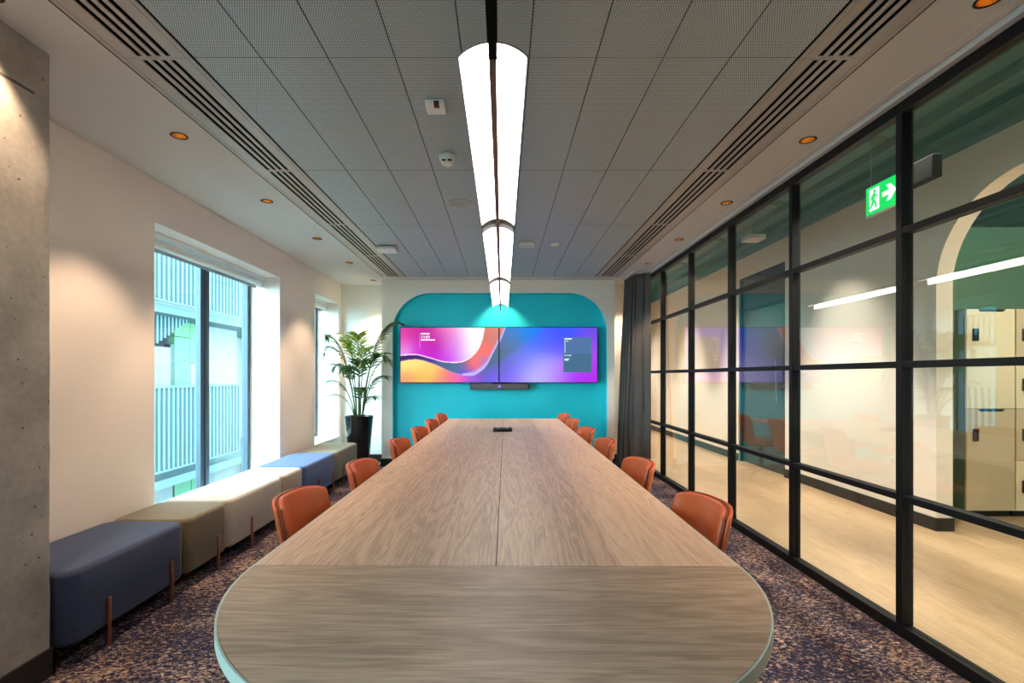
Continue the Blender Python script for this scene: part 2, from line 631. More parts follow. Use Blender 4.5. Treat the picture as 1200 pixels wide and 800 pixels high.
def soffit(bm, x0, x1, y0, y1, lights, z=CZ):
    """Flat strip facing down with round holes (lights: list of (x, y))."""
    h = 0.08
    ys = y0
    for lx, ly in sorted(lights, key=lambda p: p[1]):
        quad(bm, x0, x1, ys, ly - h, z)
        quad(bm, x0, lx - h, ly - h, ly + h, z)
        quad(bm, lx + h, x1, ly - h, ly + h, z)
        n = 32
        ci = [bm.verts.new((lx + DR * math.cos(2 * PI * k / n), ly + DR * math.sin(2 * PI * k / n), z)) for k in range(n)]
        up = [bm.verts.new((v.co.x, v.co.y, z + 0.012)) for v in ci]
        sq = []
        for k in range(n):
            a = 2 * PI * k / n
            s = h / max(abs(math.cos(a)), abs(math.sin(a)))
            sq.append(bm.verts.new((lx + s * math.cos(a), ly + s * math.sin(a), z)))
        for k in range(n):
            j = (k + 1) % n
            bm.faces.new((ci[k], sq[k], sq[j], ci[j]))
            bm.faces.new((ci[k], ci[j], up[j], up[k]))
        ys = ly + h
    quad(bm, x0, x1, ys, y1, z)


def quad(bm, x0, x1, y0, y1, z):
    bm.faces.new([bm.verts.new(p) for p in ((x0, y0, z), (x1, y0, z), (x1, y1, z), (x0, y1, z))])


DLX0, DLX1 = -1.705, -1.367   # linear diffusers
DRX0, DRX1 = 1.306, 1.627
YE = 6.99                     # far end of the metal ceiling
for nm, args in (('ceiling_left', (XL, DLX0, YF, YB, [(DXL, y) for y in DOWN_L])), ('ceiling_right', (DRX1, 1.915, YF, YB, [(DXR, y) for y in DOWN_R])),
                 ('ceiling_back', (DLX0, DRX1, YE, YB, [(-0.03, 7.08)]))):
    bm = bmesh.new()
    soffit(bm, *args)
    struct(nm, bm, M['ceiling'])
struct('ceiling_slab', [(WO, XR + 0.1, YF - 0.1, YB + 0.12, CZ + 0.1, CZ + 0.14)], M['black'])
# perforated metal ceiling tiles between the diffusers
bm = bmesh.new()
NX = 9
for i in range(NX):
    for j in range(8):
        xa = DLX1 + (DRX0 - DLX1) * i / NX + 0.0022
        xb = DLX1 + (DRX0 - DLX1) * (i + 1) / NX - 0.0022
        ya = 2.19 + 1.2 * (j - 4) + 0.0016
        yb = ya + 1.2 - 0.0032
        if yb < YF:
            continue
        box(bm, xa, xb, max(ya, YF), min(yb, YE), CZ + 0.001, CZ + 0.02)
bm.normal_update()
for f in bm.faces:
    if abs(f.normal.z) < 0.5:
        f.material_index = 1
o = obj('ceiling_tiles', bm, [M['perforated'], M['tile_edge']])
o['kind'] = 'structure'
struct('ceiling_tile_backing', [(DLX1, DRX0, YF, YE, CZ + 0.03, CZ + 0.035)], M['black'])


def diffuser(name, x0, x1, cs, label, group):
    """Linear slot diffuser: a flat metal strip with four long slots, in lengths of 1.2 m."""
    t = thing(name, label, 'air diffuser', ((x0 + x1) / 2, 2.7, CZ), 0, group)
    ox, oy = (x0 + x1) / 2, 2.7
    lens = [(2.19 + 1.2 * (j - 4), 2.19 + 1.2 * (j - 3)) for j in range(8)]
    for ya, yb in lens:
        ya, yb = max(ya, YF), min(yb, YE)
        if yb - ya < 0.05:
            continue
        bm = bmesh.new()
        edges = [x0 + 0.010] + [v for c in cs for v in (c - 0.0115, c + 0.0115)] + [x1 - 0.009]
        for a, b in zip(edges[::2], edges[1::2]):
            box(bm, a - ox, b - ox, ya - oy + 0.001, yb - oy - 0.001, -0.003, 0.003)
        for s in (ya + 0.001, yb - 0.013):
            box(bm, edges[0] - ox, edges[-1] - ox, s - oy, s + 0.012 - oy, -0.0028, 0.0028)
        obj('slot_plate', bm, M['diffuser'], t)
    boxes('trim_line', [(x0 - ox + 0.030, x0 - ox + 0.0325, YF - oy, YE - oy, -0.0045, -0.0028),
                        (x1 - ox - 0.0325, x1 - ox - 0.030, YF - oy, YE - oy, -0.0045, -0.0028)], M['grey_metal'], t)
    boxes('plenum', [(x0 - ox + 0.002, x1 - ox - 0.002, YF - oy, YE - oy, 0.07, 0.08), (x0 - ox, x0 - ox + 0.002, YF - oy, YE - oy, 0.0, 0.08),
                     (x1 - ox - 0.002, x1 - ox, YF - oy, YE - oy, 0.0, 0.08)], M['black'], t)


diffuser('slot_diffuser', DLX0, DLX1, (-1.595, -1.552, -1.510, -1.468), 'long four-slot metal air diffuser in the ceiling on the window side', 'linear air diffusers')
diffuser('slot_diffuser', DRX0, DRX1, (1.397, 1.440, 1.483, 1.526), 'long four-slot metal air diffuser in the ceiling on the glass partition side', 'linear air diffusers')

# plaster trim along the partition head
struct('trim_1', [(1.915, 1.962, YF, YB, CZ - 0.004, CZ + 0.03), (1.968, XR + 0.10, YF, YB, CZ - 0.030, CZ + 0.06)], M['ceiling'])


# ---------------------------------------------------------------- windows
def window(n, ya, yb, mull):
    SILL = SILLS[n % 3]
    xo = XL - 0.33
    y0, y1 = ya + 0.005, yb - 0.005
    f = 0.045
    o = struct('window_%d' % n, [(xo - 0.07, xo, y0, y0 + f, SILL, HEAD), (xo - 0.07, xo, y1 - f, y1, SILL, HEAD),
                                 (xo - 0.07, xo, y0 + f, y1 - f, SILL, SILL + f), (xo - 0.07, xo, y0 + f, y1 - f, HEAD - f, HEAD)], M['alu'], bevel=0.004)
    ms = sorted(mull)
    for m_ in ms:
        boxes('mullion', [(xo - 0.06, xo - 0.01, m_ - 0.060, m_ - 0.014, SILL + f, HEAD - f), (xo - 0.07, xo, m_ + 0.004, m_ + 0.060, SILL + f, HEAD - f)], M['alu'], o, bevel=0.003)
    ed = [y0 + f] + [v for m_ in ms for v in (m_ - 0.060, m_ + 0.060)] + [y1 - f]
    for a, b in zip(ed[::2], ed[1::2]):
        boxes('glass_pane', [(xo - 0.045, xo - 0.03, a, b, SILL + f, HEAD - f)], M['window_glass'], o)
    return o


window(1, *WIN[1], [4.70])
window(2, *WIN[2], [])
window(3, *WIN[0], [])
struct('trim_2', [(WO + 0.08, XL + 0.015, a + 0.002, b - 0.002, s_ - 0.001, s_ + 0.012) for (a, b), s_ in zip(WIN, SILLS)], M['white_paint'])


def roller_blind(ya, yb, label):
    t = thing('roller_blind', label, 'blind', (XL - 0.20, (ya + yb) / 2, HEAD), 0, 'rolled-up window blinds')
    h = (yb - ya) / 2 - 0.03
    bm = bmesh.new()
    tube(bm, [(0, -h + 0.02, -0.075), (0, h - 0.02, -0.075)], 0.034, 20)
    obj('fabric_roll', bm, M['white_plastic'], t)
    boxes('head_rail', [(-0.05, 0.045, -h, h, -0.032, -0.002)], M['white_plastic'], t, bevel=0.004)
    boxes('end_bracket', [(-0.045, 0.042, -h, -h + 0.012, -0.115, -0.03)], M['white_plastic'], t)
    boxes('end_bracket', [(-0.045, 0.042, h - 0.012, h, -0.115, -0.03)], M['white_plastic'], t)
    boxes('bottom_bar', [(-0.045, -0.033, -h + 0.03, h - 0.03, -0.128, -0.098)], M['grey_metal'], t)


roller_blind(*WIN[1], 'white roller blind rolled up at the head of the wide window')
roller_blind(*WIN[2], 'white roller blind rolled up at the head of the narrow window behind the palm')

# ---------------------------------------------------------------- glass partition
t = thing('glass_partition', 'black-framed glass partition wall between the meeting room and the corridor', 'partition', (XR, 0, 0))
MUL = [-0.32, 0.62, 1.56, 2.50, 3.44, 4.38, 5.32, 6.26, 7.20]
PT = CZ - 0.03
GX = 0.004
boxes('head_rail', [(-0.03, 0.03, YF, YB, PT - 0.055, PT)], M['black_metal'], t, bevel=0.003)
boxes('bottom_rail', [(-0.03, 0.03, YF, YB, 0, 0.06)], M['black_metal'], t, bevel=0.003)
for y in MUL:
    boxes('mullion', [(-0.03, 0.03, y - 0.02, y + 0.02, 0.06, PT - 0.055)], M['black_metal'], t, bevel=0.003)
spans = list(zip([YF] + [y + 0.02 for y in MUL], [y - 0.02 for y in MUL] + [YB]))
RAILS = [0.70, 1.37, 2.04]
for a, b in spans:
    for z in RAILS:
        boxes('glazing_bar', [(-0.028, 0.028, a, b, z - 0.017, z + 0.017)], M['black_metal'], t, bevel=0.003)
    zs = [0.06] + [v for z in RAILS for v in (z - 0.017, z + 0.017)] + [PT - 0.055]
    for z0, z1 in zip(zs[::2], zs[1::2]):
        boxes('glass_pane', [(-GX, GX, a, b, z0, z1)], M['glass'], t)

# ================================================================ CORRIDOR BEYOND THE GLASS
HY0, HY1 = YF, 14.0
struct('floor_corridor', [(XR - 0.03, 8.0, HY0, HY1, -0.12, 0.0)], M['hall_floor'])
# corridor wall with an arched opening and a door
AY0, AY1, AR, AZ = 1.4, 4.2, 0.75, 2.82
DY0, DY1, DZ = 6.45, 7.72, 2.82
TW = 0.14
bm = bmesh.new()
prof = [(AY1, 0.0)]
for k in range(17):
    a = PI / 2 * k / 16
    prof.append((AY1 - AR + AR * math.cos(a), AZ - AR + AR * math.sin(a)))
for k in range(17):
    a = PI / 2 + PI / 2 * k / 16
    prof.append((AY0 + AR + AR * math.cos(a), AZ - AR + AR * math.sin(a)))
prof.append((AY0, 0.0))
for xx in (HX, HX + TW):
    pv = [bm.verts.new((xx, y_, z_)) for y_, z_ in prof]
    n = len(pv)
    rv = [bm.verts.new((xx, DY0, pv[i].co.z)) for i in range(18)]
    lv = [bm.verts.new((xx, HY0, pv[i].co.z)) for i in range(18, n)]
    for i in range(17):
        bm.faces.new((pv[i], rv[i], rv[i + 1], pv[i + 1]))
        bm.faces.new((lv[i], pv[18 + i], pv[19 + i], lv[i + 1]))
    tr_, tl_ = bm.verts.new((xx, DY0, HZ)), bm.verts.new((xx, HY0, HZ))
    bm.faces.new((pv[17], rv[17], tr_, tl_, lv[0], pv[18]))
for i in range(len(prof) - 1):
    (ya, za), (yb, zb) = prof[i], prof[i + 1]
    bm.faces.new([bm.verts.new(p) for p in ((HX, ya, za), (HX + TW, ya, za), (HX + TW, yb, zb), (HX, yb, zb))])
box(bm, HX, HX + TW, DY0, DY1, DZ, HZ)
box(bm, HX, HX + TW, DY1, HY1, 0, HZ)
o = obj('wall_corridor', bm, M['cream'])
o['kind'] = 'structure'
struct('baseboard_corridor', [(HX - 0.015, HX, AY1 - 0.002, DY0, 0, 0.11), (HX - 0.015, HX, DY1, HY1, 0, 0.11), (HX - 0.015, HX + TW, AY1 - 0.016, AY1, 0, 0.11),
                              (HX - 0.015, HX, HY0, AY0, 0, 0.11)], M['skirting'])
struct('wall_corridor_far', [(XR - 0.03, 8.0, HY1, HY1 + 0.1, 0, HZ)], M['cream'])
struct('wall_corridor_near', [(XR + 0.1, 8.0, HY0 - 0.1, HY0, 0, HZ)], M['cream'])
struct('wall_right', [(XR - 0.03, XR + 0.10, HY0, YB, CZ + 0.03, HZ), (XR - 0.03, XR + 0.1, YB, HY1, 0, HZ)], M['cream'])
# corrugated teal ceiling
bm = bmesh.new()
xs = []
x = XR
while x < 8.0:
    xs += [(x, HZ), (x + 0.10, HZ), (x + 0.13, HZ + 0.06), (x + 0.23, HZ + 0.06)]
    x += 0.26
pv = [(bm.verts.new((a, HY0, z)), bm.verts.new((a, HY1, z))) for a, z in xs]
for a, b in zip(pv, pv[1:]):
    bm.faces.new((a[0], b[0], b[1], a[1]))
o = obj('ceiling_corridor', bm, M['deck'])
o['kind'] = 'structure'
struct('ceiling_corridor_slab', [(XR - 0.03, 8.0, HY0 - 0.1, HY1 + 0.1, HZ + 0.065, HZ + 0.10), (XR - 0.03, XR, HY0 - 0.1, HY1 + 0.1, HZ, HZ + 0.065), (7.95, 8.05, HY0 - 0.1, HY1 + 0.1, 0, HZ + 0.065), (XR, 7.95, HY0 - 0.1, HY0, HZ, HZ + 0.065), (XR, 7.95, HY1, HY1 + 0.1, HZ, HZ + 0.065)], M['deck'])
# door in the corridor wall
o = struct('door_1', [(HX + 0.05, HX + 0.09, DY0 + 0.05, DY1 - 0.05, 0.005, 2.30), (HX + 0.05, HX + 0.09, DY0 + 0.05, DY1 - 0.05, 2.34, DZ - 0.04)], M['dark_door'])
boxes('door_frame', [(HX + 0.02, HX + 0.12, DY0 + 0.001, DY0 + 0.05, 0, DZ - 0.001), (HX + 0.02, HX + 0.12, DY1 - 0.05, DY1 - 0.001, 0, DZ - 0.001),
                     (HX + 0.02, HX + 0.12, DY0 + 0.05, DY1 - 0.05, DZ - 0.04, DZ - 0.001), (HX + 0.02, HX + 0.12, DY0 + 0.05, DY1 - 0.05, 2.30, 2.34)], M['black_metal'], o)
bm = bmesh.new()
tube(bm, [(HX + 0.01, DY0 + 0.22, 0.95), (HX + 0.01, DY0 + 0.22, 1.55)], 0.011, 10)
for z in (1.0, 1.5):
    tube(bm, [(HX + 0.01, DY0 + 0.22, z), (HX + 0.055, DY0 + 0.22, z)], 0.008, 8)
obj('door_handle', bm, M['grey_metal'], o)
# room behind the arch
struct('wall_lounge', [(HX + TW, 8.0, 6.0, 6.1, 0, HZ), (7.6, 7.7, HY0, 6.0, 0, HZ)], M['green_wall'])


def locker(x0, x1, rows, label, name='locker'):
    """Locker bank facing the corridor: carcass, doors with a notched finger pull and a black lock each."""
    y0, d, top = 4.60, 0.5, 1.94
    t = thing(name, label, 'locker', ((x0 + x1) / 2, y0 + d / 2, 0), 0, 'lockers behind the arch')
    wx = (x1 - x0) / 2
    boxes('carcass', [(-wx, wx, -d / 2 + 0.02, d / 2, 0.06, top)], M['locker_side'], t)
    boxes('plinth', [(-wx + 0.01, wx - 0.01, -d / 2 + 0.04, d / 2, 0, 0.06)], M['skirting'], t)
    for (z0, z1, m_) in rows:
        bm = bmesh.new()
        a, b, n = -wx + 0.004, wx - 0.004, 0.11
        cx = 0.01
        pts = [(a, z0 + 0.003), (b, z0 + 0.003), (b, z1 - 0.003), (cx + n + 0.02, z1 - 0.003), (cx + n, z1 - 0.028), (cx - n, z1 - 0.028), (cx - n - 0.02, z1 - 0.003), (a, z1 - 0.003)]
        f = [bm.verts.new((px, -d / 2, pz)) for px, pz in pts]
        g = [bm.verts.new((px, -d / 2 + 0.018, pz)) for px, pz in pts]
        bm.faces.new(f)
        bm.faces.new(g[::-1])
        for i in range(len(f)):
            j = (i + 1) % len(f)
            bm.faces.new((f[j], f[i], g[i], g[j]))
        dr = obj('door', bm, m_, t)
        boxes('finger_notch', [(cx - n - 0.02, cx + n + 0.02, -d / 2 + 0.0185, -d / 2 + 0.02, z1 - 0.035, z1 - 0.003)], M['black'], dr)
        boxes('lock', [(-wx + 0.055, -wx + 0.105, -d / 2 - 0.018, -d / 2, z1 - 0.30, z1 - 0.185)], M['black_metal'], dr, bevel=0.006)


locker(4.31, 4.765, [(1.01, 1.94, M['locker']), (0.06, 1.01, M['locker_beige'])], 'tall locker with one cream door over one beige door')
z4 = [0.06, 0.53, 1.01, 1.475, 1.94]
locker(4.77, 5.225, [(z4[3], z4[4], M['locker_beige']), (z4[2], z4[3], M['locker']), (z4[1], z4[2], M['locker_beige']), (z4[0], z4[1], M['locker'])],
       'locker of four small cream and beige doors, cut by the right picture edge')

# exit sign hanging in the corridor
sx, sya, syb, sz0, sz1 = 2.62, 3.00, 3.56, 2.455, 2.655
t = thing('exit_sign', 'lit green exit sign with running figure and arrow, hanging beyond the glass', 'sign', (sx, (sya + syb) / 2, sz0))
L_, H_ = (syb - sya) / 2, sz1 - sz0
boxes('sign_plate', [(-0.006, 0.006, -L_ + 0.24, L_, 0.0, H_)], M['sign_green'], t)
boxes('edge_rail', [(-0.009, 0.009, -L_ + 0.24, L_, -0.012, 0.0)], M['grey_metal'], t)
boxes('lamp_housing', [(-0.03, 0.03, -L_ - 0.02, -L_ + 0.235, 0.06, H_ + 0.0)], M['black'], t, bevel=0.006)
for yy in (-L_ + 0.28, L_ - 0.04):
    bm = bmesh.new()
    tube(bm, [(0, yy, H_), (0, yy, HZ - sz0)], 0.002, 6)
    obj('suspension_wire', bm, M['grey_metal'], t)


def flat_yz(bm, pts, x):
    # pts (u, v): u runs along -y (to the right as seen from the room), v up
    vs = [bm.verts.new((x, L_ - u, v)) for u, v in pts]
    vb = [bm.verts.new((x + 0.002, L_ - u, v)) for u, v in pts]
    bm.faces.new(vs)
    bm.faces.new(vb[::-1])
    for i in range(len(vs)):
        j = (i + 1) % len(vs)
        bm.faces.new((vs[j], vs[i], vb[i], vb[j]))


X1 = -0.0085
bm = bmesh.new()
flat_yz(bm, [(0.035, 0.025), (0.125, 0.025), (0.125, 0.178), (0.035, 0.178)], X1)
obj('doorway_symbol', bm, M['sign_white'], t)
bm = bmesh.new()
flat_yz(bm, [(0.155, 0.088), (0.215, 0.088), (0.19, 0.05), (0.225, 0.05), (0.275, 0.104), (0.225, 0.158), (0.19, 0.158), (0.215, 0.120), (0.155, 0.120)], X1)
obj('arrow', bm, M['sign_white'], t)
bm = bmesh.new()
X2 = -0.0110
flat_yz(bm, [(0.087 + 0.013 * math.cos(a), 0.155 + 0.013 * math.sin(a)) for a in [2 * PI * k / 14 for k in range(14)]], X2)


def limb(p, q, wd):
    (u0, v0), (u1, v1) = p, q
    l = math.hypot(u1 - u0, v1 - v0)
    nx, ny = -(v1 - v0) / l * wd, (u1 - u0) / l * wd
    flat_yz(bm, [(u0 + nx, v0 + ny), (u1 + nx, v1 + ny), (u1 - nx, v1 - ny), (u0 - nx, v0 - ny)], X2)


limb((0.082, 0.142), (0.071, 0.090), 0.012)
limb((0.082, 0.138), (0.102, 0.118), 0.006)
limb((0.102, 0.118), (0.118, 0.126), 0.005)
limb((0.080, 0.138), (0.058, 0.120), 0.006)
limb((0.058, 0.120), (0.050, 0.100), 0.005)
limb((0.072, 0.094), (0.095, 0.074), 0.009)
limb((0.095, 0.074), (0.100, 0.040), 0.007)
limb((0.070, 0.094), (0.066, 0.062), 0.009)
limb((0.066, 0.062), (0.038, 0.048), 0.007)
obj('running_figure', bm, M['sign_green'], t)

# white wireless unit on a pole in the corridor, sensor on the ceiling
t = thing('ceiling_unit', 'white box on a short pole hanging from the corridor ceiling', 'ceiling device', (2.98, 5.88, HZ))
bm = bmesh.new()
tube(bm, [(0, 0, 0), (0, 0, -0.14)], 0.014, 10)
obj('pole', bm, M['deck'], t)
boxes('casing', [(-0.10, 0.10, -0.10, 0.10, -0.20, -0.14)], M['white_plastic'], t, bevel=0.012)


def hall_lamp(y, label):
    t = thing('corridor_downlight', label, 'downlight', (2.56, y, HZ - 0.001), 0, 'corridor ceiling lamps')
    bm = bmesh.new()
    disc_rings(bm, [(0.05, -0.025), (0.055, -0.02), (0.055, 0.0)], 20)
    obj('housing', bm, M['black_metal'], t)
    bm = bmesh.new()
    disc_rings(bm, [(0.04, -0.030), (0.04, -0.0255)], 20)
    obj('lens', bm, M['bulb_hall'], t)
    spot('corridor_lamp_light', (0, 0, -0.035), HALL_W, (1.0, 0.88, 0.76), 88, 0.5, 0.04, parent=t)
    spot('added_wall_spot', (0, 0, -0.036), 210, (1.0, 0.87, 0.74), 58, 0.8, 0.04, aim=(HX - 2.56, 0, -1.95), parent=t)  # extra spot added to brighten the cream wall


M['bulb_hall'] = emis('hall_lamp_glow', (1.0, 0.85, 0.65, 1), 6)
NUM = 'nearest the camera end,second from the camera end,third from the camera end,fourth from the camera end,fifth from the camera end,at the far end'.split(',')
for i, y in enumerate([0.9, 3.1, 5.3, 7.5, 9.7, 11.9]):  # unseen; one read off the wall scallop, others added to light the corridor
    hall_lamp(y, 'small round unseen lamp in the corridor ceiling, ' + NUM[i])
for (x, y) in ((5.3, 2.6),):  # out-of-view lamp and point light added to brighten the lounge
    t = thing('lounge_fill_lamp', 'unseen round white lamp added to light the lounge behind the arch', 'ceiling lamp', (x, y, HZ))
    bm = bmesh.new()
    disc_rings(bm, [(0.05, -0.16), (0.18, -0.13), (0.2, -0.08), (0.2, 0.0)], 28)
    obj('shade', bm, emis('lounge_fill_glow', (1, 0.86, 0.68, 1), 3), t)
    d = bpy.data.lights.new('lounge_fill_light', 'POINT')
    d.energy = LOUNGE_FILL_W
    d.color = (1.0, 0.82, 0.60)
    d.shadow_soft_size = 0.15
    o = bpy.data.objects.new('lounge_fill_light', d)
    COL.objects.link(o)
    o.location = (0, 0, -0.4)
    o.parent = t

# ================================================================ MEETING TABLE
TX, TR = -0.020, 0.735
TZ = 0.74
YN, YT = 1.49, 6.72          # seam in front, far end
table = thing('meeting_table', 'long oak meeting table with a rounded near end, down the middle of the room', 'table', (TX, YN, 0), -0.0065)
TH = 0.030


def top_section(pts, m_, name='tabletop'):
    bm = bmesh.new()
    loft(bm, [[(x, y, TZ - TH) for x, y in pts], [(x, y, TZ) for x, y in pts]])
    for f in bm.faces:
        f.smooth = False
    return obj(name, bm, m_, table)


G = 0.0018
EB = 0.006
top_section([(-TR + EB, G), (-G, G), (-G, YT - YN - EB), (-TR + EB, YT - YN - EB)], M['oak_long'])
top_section([(G, G), (TR - EB, G), (TR - EB, YT - YN - EB), (G, YT - YN - EB)], M['oak_long'])
ra = TR - EB
top_section([(ra * math.cos(a), -ra * 0.99 * math.sin(a) - G) for a in [PI * k / 60 for k in range(60, -1, -1)]], M['oak_cross'])
# pale edge band round the outline
outl = [(-TR, YT - YN)] + [(-TR, 0)] + [(-TR * math.cos(a), -TR * 0.99 * math.sin(a)) for a in [PI * k / 60 for k in range(1, 60)]] + [(TR, 0), (TR, YT - YN)]
innr = [(-ra, YT - YN - EB)] + [(-ra, 0)] + [(-ra * math.cos(a), -ra * 0.99 * math.sin(a)) for a in [PI * k / 60 for k in range(1, 60)]] + [(ra, 0), (ra, YT - YN - EB)]
bm = bmesh.new()
O = [[bm.verts.new((x, y, z)) for x, y in outl] for z in (TZ - TH, TZ)]
I = [[bm.verts.new((x, y, z)) for x, y in innr] for z in (TZ - TH, TZ)]
n = len(outl)
for i in range(n):
    j = (i + 1) % n
    bm.faces.new((O[0][i], O[0][j], O[1][j], O[1][i]))
    bm.faces.new((I[0][j], I[0][i], I[1][i], I[1][j]))
    bm.faces.new((O[1][i], O[1][j], I[1][j], I[1][i]))
    bm.faces.new((O[0][j], O[0][i], I[0][i], I[0][j]))
obj('edge_band', bm, M['edge'], table)
boxes('centre_seam', [(-0.0018, 0.0018, 0, YT - YN - EB, TZ - TH, TZ - 0.004), (-TR + EB, TR - EB, -G, G, TZ - TH, TZ - 0.003)], M['black_metal'], table)
for y in (0.25, 2.5, 4.75):
    boxes('pedestal', [(-0.30, 0.30, y - 0.14, y + 0.14, 0.0, TZ - TH)], M['black_metal'], table, bevel=0.01)

# conference speakerphone
t = thing('conference_phone', 'black conference speakerphone on the far half of the table', 'speakerphone', (0.0, 5.15, TZ))
bm = bmesh.new()
pad(bm, 0, 0, 0.20, 0.12, 0.04, 0.0, 0.028, 0.006)
obj('body', bm, M['black_metal'], t)
bm = bmesh.new()
pad(bm, 0, 0.0, 0.09, 0.08, 0.03, 0.0285, 0.038, 0.004)
obj('keypad', bm, mat('phone_keypad', (0.05, 0.055, 0.06, 1), 0.25), t)
boxes('speaker_grille', [(-0.095, -0.055, -0.04, 0.04, 0.0285, 0.042)], M['soundbar'], t, bevel=0.006)
boxes('speaker_grille', [(0.055, 0.095, -0.04, 0.04, 0.0285, 0.042)], M['soundbar'], t, bevel=0.006)


# ================================================================ CHAIRS
def shell_pt(a, h, w0=0.0):
    """Back shell: a -1..1 across, h 0..1 up. The chair faces +x; the seat centre is the origin."""
    hw = 0.185 + 0.022 * min(1, h * 1.4) - 0.010 * max(0, h - 0.6) + w0
    zt = 0.812 - 0.028 * abs(a) ** 5 + w0
    zb = 0.43
    z = zb + (zt - zb) * h
    x = -0.20 - 0.085 * h + (0.085 - 0.005 * h) * abs(a) ** 2.2
    return Vector((x, hw * a * (1 - 0.05 * abs(a) ** 6 * h), z))


def shell(a_n, h_n, d0, d1, shrink):
    """Closed slab between two offsets of the back surface."""
    bm = bmesh.new()
    g0, g1 = [], []
    for i in range(h_n + 1):
        r0, r1 = [], []
        for j in range(a_n + 1):
            a, h = (-1 + 2 * j / a_n), i / h_n
            a *= 1 - shrink
            h = h * (1 - shrink * 0.6)
            e = 1e-3
            n = (shell_pt(a + e, h) - shell_pt(a - e, h)).cross(shell_pt(a, h + e) - shell_pt(a, h - e)).normalized()
            if n.x > 0:
                n = -n
            p = shell_pt(a, h)
            r0.append(bm.verts.new(p + n * d0))
            r1.append(bm.verts.new(p + n * d1))
        g0.append(r0)
        g1.append(r1)
    for i in range(h_n):
        for j in range(a_n):
            bm.faces.new((g0[i][j], g0[i][j + 1], g0[i + 1][j + 1], g0[i + 1][j]))
            bm.faces.new((g1[i][j + 1], g1[i][j], g1[i + 1][j], g1[i + 1][j + 1]))
    for i in range(h_n):
        bm.faces.new((g0[i][0], g0[i + 1][0], g1[i + 1][0], g1[i][0]))
        bm.faces.new((g0[i + 1][-1], g0[i][-1], g1[i][-1], g1[i + 1][-1]))
    for j in range(a_n):
        bm.faces.new((g0[0][j + 1], g0[0][j], g1[0][j], g1[0][j + 1]))
        bm.faces.new((g0[-1][j], g0[-1][j + 1], g1[-1][j + 1], g1[-1][j]))
    for f in bm.faces:
        f.smooth = True
    return bm


def make_chair(label):
    t = thing('conference_chair', label, 'chair', (0, 0, 0), 0, 'orange leather chairs around the table')
    obj('back_shell', shell(24, 12, 0.004, 0.020, 0.0), M['leather'], t, bevel=0.007)
    obj('backrest', shell(24, 12, -0.022, 0.001, 0.02), M['leather'], t, bevel=0.009)
    bm = bmesh.new()
    pts = [shell_pt(-0.99, 0.02 + 0.95 * k / 14) + Vector((0.0, 0, 0)) for k in range(15)]
    pts += [shell_pt(-0.99 + 1.98 * k / 30, 0.992) for k in range(1, 31)]
    pts += [shell_pt(0.99, 0.97 - 0.95 * k / 14) for k in range(15)]
    tube(bm, pts, 0.0042, 6)
    obj('piping', bm, M['piping'], t)
    bm = bmesh.new()
    pad(bm, 0.03, 0, 0.45, 0.44, 0.11, 0.415, 0.485, 0.028)
    obj('seat', bm, M['leather'], t)
    bm = bmesh.new()
    pad(bm, 0.02, 0, 0.36, 0.34, 0.08, 0.395, 0.4145, 0.006)
    obj('seat_plate', bm, M['black_metal'], t)
    bm = bmesh.new()
    tube(bm, [(0, 0, 0.05), (0, 0, 0.395)], 0.028, 16)
    obj('post', bm, M['black_metal'], t)
    for k in range(4):
        a = PI / 4 + PI / 2 * k
        bm = bmesh.new()
        c, s = math.cos(a), math.sin(a)
        tube(bm, [(0.02 * c, 0.02 * s, 0.07), (0.14 * c, 0.14 * s, 0.055), (0.27 * c, 0.27 * s, 0.022), (0.275 * c, 0.275 * s, 0.0095)], [0.020, 0.017, 0.013, 0.009], 10)
        obj('leg', bm, M['black_metal'], t)
    return t


ORD = ['nearest the rounded table end', 'second from the rounded table end', 'third from the rounded table end',
       'fourth from the rounded table end', 'fifth from the rounded table end', 'sixth, beside the teal wall']
LY = [2.12, 2.90, 3.93, 4.86, 5.75, 6.62]
RY = [2.00, 2.95, 3.94, 4.83, 5.83, 6.63]
first = None
for side, ys in ((-1, LY), (1, RY)):
    for i, y in enumerate(ys):
        lab = 'orange leather chair on the %s side, %s' % ('window' if side < 0 else 'partition', ORD[i])
        bx = 0.598 + (0.055 if (side < 0 and i == 0) else 0) + rnd.uniform(-0.004, 0.004)
        rz = math.radians(-7) if side < 0 else math.radians(180 + 7)
        rz += math.radians(rnd.uniform(-2, 2))
        if first is None:
            first = make_chair(lab)
            first.location = (side * bx, y, 0)
            first.rotation_euler = (0, 0, rz)
        else:
            dup(first, (side * bx, y, 0), rz, lab)

# ================================================================ STOOLS ALONG THE WINDOWS
SX0, SX1 = -2.42, -1.93


def stool(ya, yb, m_, legs, label, xs=0.0):
    cx, cy = (SX0 + SX1) / 2 + xs, (ya + yb) / 2
    t = thing('bench_stool', label, 'stool', (cx, cy, 0), 0, 'upholstered stools along the windows')
    bm = bmesh.new()
    pad(bm, 0, 0, SX1 - SX0, yb - ya - 0.006, 0.075, 0.09, 0.43, 0.028, n=8, ne=5)
    obj('cushion', bm, m_, t)
    hx = (SX1 - SX0) / 2
    boxes('base_frame', [(-hx + 0.06, hx - 0.06, -(yb - ya) / 2 + 0.06, (yb - ya) / 2 - 0.06, 0.06, 0.095)], M['black_metal'], t)
    for sx_ in (1, -1):
        for ly in legs:
            if sx_ < 0:
                ly = -(ly - cy) + cy if len(legs) > 1 else ly
            bm = bmesh.new()
            tube(bm, [(sx_ * (hx + 0.007), ly - cy, 0.0), (sx_ * (hx + 0.007), ly - cy, 0.235)], 0.0095, 12)
            obj('leg', bm, M['copper'], t, bevel=0.002)


